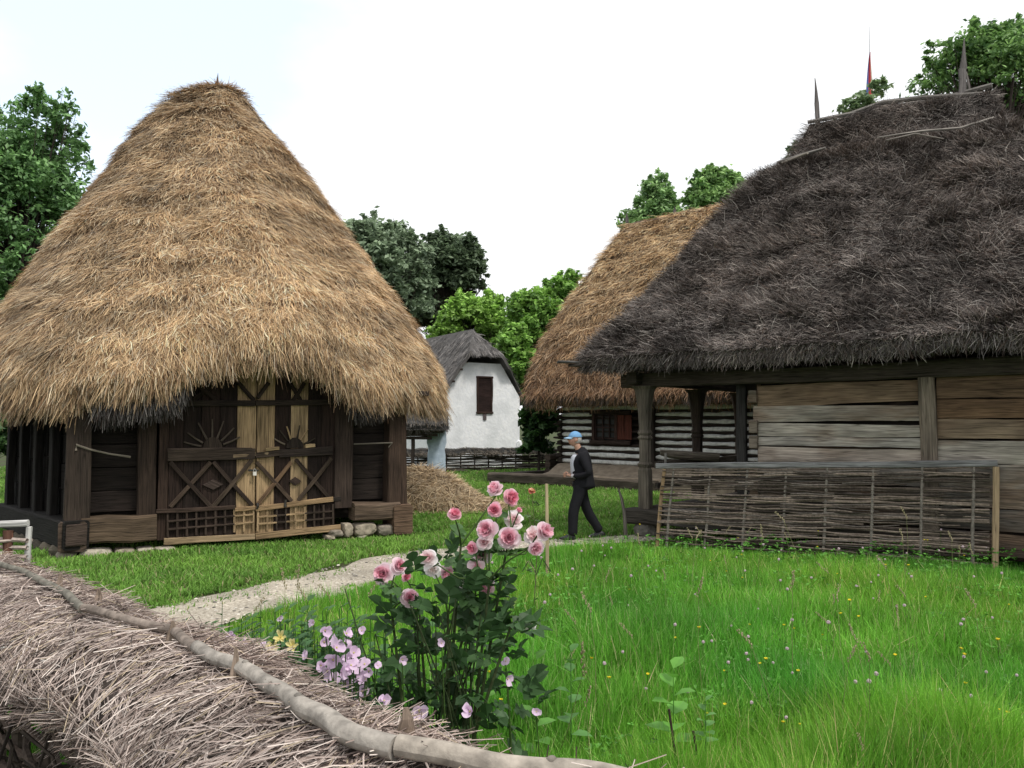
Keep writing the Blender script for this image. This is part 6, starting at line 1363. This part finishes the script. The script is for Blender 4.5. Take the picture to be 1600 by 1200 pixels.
# hands: palm and five fingers, the two hands meeting in front of the belly
for s_, yo in ((1, .055), (-1, -.045)):
    w0 = np.array([.16, s_ * .10, 1.06 if s_ > 0 else 1.07]); pl = np.array([.235, s_ * .035, 1.075]); 
    hn = [(*w0, .024, .024), (*(w0 * .45 + pl * .55), .030, .018), (*pl, .034, .018)]; he = [(0, 1), (1, 2)]
    V, Fs = sk(hn, he); m_.add(V, Fs, SK)
    for k in range(4):
        b_ = pl + np.array([.005, 0, .028 - .018 * k]); fl = (.062, .070, .066, .052)[k]
        n_ = [(*b_, .0095, .0095), (*(b_ + [fl * .45, -s_ * .008, -.004]), .0088, .0088), (*(b_ + [fl * .70, -s_ * .026, -.012]), .008, .008), (*(b_ + [fl * .62, -s_ * .046, -.020]), .007, .007)]
        V, Fs = sk(n_, [(0, 1), (1, 2), (2, 3)], 1); m_.add(V, Fs, SK)
    b_ = w0 * .4 + pl * .6 + [0, 0, .024]; V, Fs = sk([(*b_, .012, .012), (*(b_ + [.025, -s_ * .012, .022]), .010, .010), (*(b_ + [.052, -s_ * .026, .020]), .008, .008)], [(0, 1), (1, 2)], 1); m_.add(V, Fs, SK)
# head, facing left and a little toward the camera
V0, F0 = ICO[4]; hd = np.array([.095, 0, 1.655]); H_ = V0.copy()            # columns: f, s, z
f_, s2_, z_ = H_[:, 0].copy(), H_[:, 1].copy(), H_[:, 2].copy()
X_ = np.stack([f_ * .098, s2_ * .076, z_ * .118], 1)
X_[:, 0] += np.where(z_ < 0, .010 * -z_, 0) + .0; X_[:, 1] *= np.where(z_ < 0, 1 - .22 * z_ ** 2 * 1.2, 1)
X_[:, 0] = np.where((f_ > .3) & (z_ < -.1), X_[:, 0] * 1.02 + .004, X_[:, 0])
def bump(cf, cs, cz, r, amt, dirv=(1, 0, 0)):
    g_ = np.exp(-(((f_ - cf) ** 2 + (s2_ - cs) ** 2 + (z_ - cz) ** 2) / r ** 2)); X_[:] += g_[:, None] * np.array(dirv) * amt
bump(.98, 0, -.12, .13, .030); bump(.98, 0, .06, .10, .014); bump(.93, 0, .30, .25, .006); bump(.9, 0, -.86, .22, .014); bump(.90, 0, -.46, .13, .008); bump(.88, 0, -.53, .06, -.006)
for q in (-1, 1): bump(.88, q * .36, .06, .16, -.010); bump(.7, q * .6, -.2, .22, .005, (0, q, 0)); bump(-.05, q, -.08, .17, .017, (-.3, q, 0))
X_ = X_ + hd; m_.add(np.stack([py0[0] - X_[:, 0], py0[1] - X_[:, 1], X_[:, 2]], 1), F0, np.where((z_ < -.1)[:, None] & (f_ > .2)[:, None], np.array((.46, .25, .19)), np.array((.50, .29, .22))))
for q in (-1, 1): 
    m_.blob(Lw(hd[0] + .083, q * .031, hd[2] + .008), (.011, .011, .008), (.06, .045, .04), n=2, amp=0)
    m_.blob(Lw(hd[0] - .008, q * .078, hd[2] - .012), (.018, .010, .032), (.48, .26, .20), n=2, amp=.1)
m_.blob(Lw(hd[0] + .090, 0, hd[2] - .064), (.008, .022, .006), (.36, .14, .12), n=2, amp=0)
# shoulders of the neck
body = m_.build('body', M['skin'], man, smooth=True)
# trousers
m_ = MB(); BK = (.012, .012, .015)
V, Fs = sk([(0, 0, 1.04, .125, .15), (0, 0, .88, .14, .16), (.04, .085, .78, .10, .098), (.13, .09, .50, .095, .085), (.14, .10, .27, .084, .08), (.15, .10, .09, .088, .082), (-.02, -.085, .78, .10, .098), (-.10, -.09, .50, .092, .085), (-.23, -.10, .28, .080, .078), (-.33, -.10, .13, .082, .080)],
           [(0, 1), (1, 2), (2, 3), (3, 4), (4, 5), (1, 6), (6, 7), (7, 8), (8, 9)], 2); V = V + (fbm(V, 9, 3)[:, None] - .5) * .016; m_.add(V, Fs, BK); m_.build('trousers', M['cloth'], man, smooth=True)
# shirt
m_ = MB(); V, Fs = sk([(.045, 0, .98, .12, .12), (.055, 0, 1.15, .135, .125), (.06, 0, 1.32, .125, .13), (.055, 0, 1.42, .085, .09)], [(0, 1), (1, 2), (2, 3)]); V = V + (fbm(V, 12, 4)[:, None] - .5) * .012; m_.add(V, Fs, (.50, .52, .58)); m_.build('shirt', M['cloth'], man, smooth=True)
# jacket: open in front, loose and flaring behind
m_ = MB(); V, Fs = sk([(-.045, 0, .78, .175, .19), (-.035, 0, .92, .185, .20), (-.03, 0, 1.10, .165, .19), (-.035, 0, 1.30, .13, .17), (-.005, 0, 1.43, .10, .13), (.04, 0, 1.53, .072, .072),
      (-.03, .18, 1.39, .082, .075), (-.12, .26, 1.11, .068, .062), (.03, .19, 1.06, .058, .055), (.125, .13, 1.06, .046, .046), (-.03, -.18, 1.39, .075, .07), (-.08, -.26, 1.11, .062, .06), (.14, -.12, 1.07, .045, .045)],
      [(0, 1), (1, 2), (2, 3), (3, 4), (4, 5), (3, 6), (6, 7), (7, 8), (8, 9), (3, 10), (10, 11), (11, 12)], 2)
V = V + (fbm(V, 7, 5)[:, None] - .5) * .03
f_l = py0[0] - V[:, 0]; s_l = py0[1] - V[:, 1]
back_ = np.clip((1.05 - V[:, 2]) / .3, 0, 1) * (f_l < -.05); V[:, 0] += back_ * .035; V[:, 2] += np.where(V[:, 2] < .86, .03 * (f_l < 0) * 1., 0)
# cut the front opening
keep = []
for f in Fs:
    c = V[f].mean(0); fl_, sl_ = py0[0] - c[0], py0[1] - c[1]
    arm = abs(sl_) > .135 or (fl_ > .02 and c[2] < 1.14 and c[2] > .98 and abs(sl_) > .10)
    if fl_ > .06 and abs(sl_) < .115 and .98 < c[2] < 1.42 and not arm: continue
    keep.append(f)
m_.add(V, keep, (.011, .011, .014)); jk = m_.build('jacket', M['cloth'], man, smooth=True)
md = jk.modifiers.new('thickness', 'SOLIDIFY'); md.thickness = .008
m_ = MB()                                          # blue lining edge of the jacket front
m_.beam(Lw(.075, .128, 1.08), Lw(.055, .125, 1.36), .03, .014, up=(1, 0, 0), col=(.05, .10, .35)); m_.build('jacket_trim', M['cloth'], jk)
# cuffs
m_ = MB(); m_.tube([Lw(.12, .132, 1.058), Lw(.155, .105, 1.06)], [.036, .034], 9, (.40, .38, .40)); m_.tube([Lw(.12, -.132, 1.067), Lw(.155, -.105, 1.07)], [.036, .034], 9, (.40, .38, .40)); m_.build('shirt_cuff', M['cloth'], man, smooth=True)
# shoes
for (fx, s_, z0, tilt) in ((.16, .10, .015, 0), (-.33, -.10, .04, -.16)):
    m_ = MB(); V = ICO[3][0].copy(); V = np.stack([V[:, 0] * .145 + .06, V[:, 1] * .048 * (1 + .12 * V[:, 0]), np.where(V[:, 2] < 0, V[:, 2] * .035, V[:, 2] * np.interp(V[:, 0], [-1, -.3, .4, 1], [.075, .085, .04, .025]))], 1)
    V[:, 2] += .04; ct, st = math.cos(tilt), math.sin(tilt); Xf = V[:, 0] * ct - V[:, 2] * -st * 0 ; Z_ = V[:, 2] + V[:, 0] * tilt * -1 * 0 - (V[:, 0]) * (-tilt) * .6
    m_.add(np.stack([py0[0] - (fx + Xf), py0[1] - (s_ + V[:, 1]), z0 + Z_ + .0], 1), ICO[3][1], (.010, .010, .012)); m_.build('shoe', M['shoe'], man, smooth=True)
# hair, cap, glasses
m_ = MB(); V = V0 * [.100, .081, .10]; k_ = V; V = V + hd + [-.010, 0, .0]; keepf = [f for f in F0 if (V0[f].mean(0)[0] < .05 and V0[f].mean(0)[2] > -.62 and V0[f].mean(0)[2] < .45 and not (abs(V0[f].mean(0)[1]) > .9 and V0[f].mean(0)[0] > -.35))]
m_.add(np.stack([py0[0] - V[:, 0], py0[1] - V[:, 1], V[:, 2]], 1), keepf, (.42, .40, .38)); m_.build('hair', M['cloth'], man, smooth=True)
m_ = MB(); V = V0 * [.112, .092, .108]; V = V + hd + [-.004, 0, .022]; BL_ = (.16, .33, .56)
keepf = [f for f in F0 if V0[f].mean(0)[2] > .12]; m_.add(np.stack([py0[0] - V[:, 0], py0[1] - V[:, 1], V[:, 2]], 1), keepf, BL_)
m_.blob(Lw(hd[0] - .004, 0, hd[2] + .131), (.008, .008, .005), (.12, .25, .45), n=1, amp=0)
cap = m_.build('cap', M['cloth'], man, smooth=True)
m_ = MB(); R = []
for t in np.linspace(-1, 1, 11):
    a = t * 1.15; e_ = np.array([.100 * math.cos(a), .088 * math.sin(a)]); L_ = .085 * max(0.12, math.cos(t * 1.35)); o2 = e_ + [L_, 0]
    R.append([Lw(hd[0] - .004 + e_[0], e_[1], hd[2] + .040), Lw(hd[0] + o2[0], o2[1] * .95, hd[2] + .018 - .012 * t * t), Lw(hd[0] + o2[0], o2[1] * .95, hd[2] + .013 - .012 * t * t), Lw(hd[0] - .004 + e_[0], e_[1], hd[2] + .034)])
m_.rings(np.array(R), (.30, .46, .62)); m_.build('brim', M['cloth'], cap)
m_ = MB(); 
for q in (-1, 1):
    m_.tube([Lw(hd[0] + .104, q * (.030 + .020 * math.cos(a)), hd[2] + .006 + .015 * math.sin(a)) for a in np.linspace(0, 6.28, 11)], .002, 4, (.03, .03, .03)); m_.tube([Lw(hd[0] + .104, q * .05, hd[2] + .012), Lw(hd[0] + .05, q * .082, hd[2] + .012), Lw(hd[0] - .01, q * .086, hd[2] + .008)], .002, 4, (.03, .03, .03))
m_.build('glasses', M['shoe'], man); adopt(man)
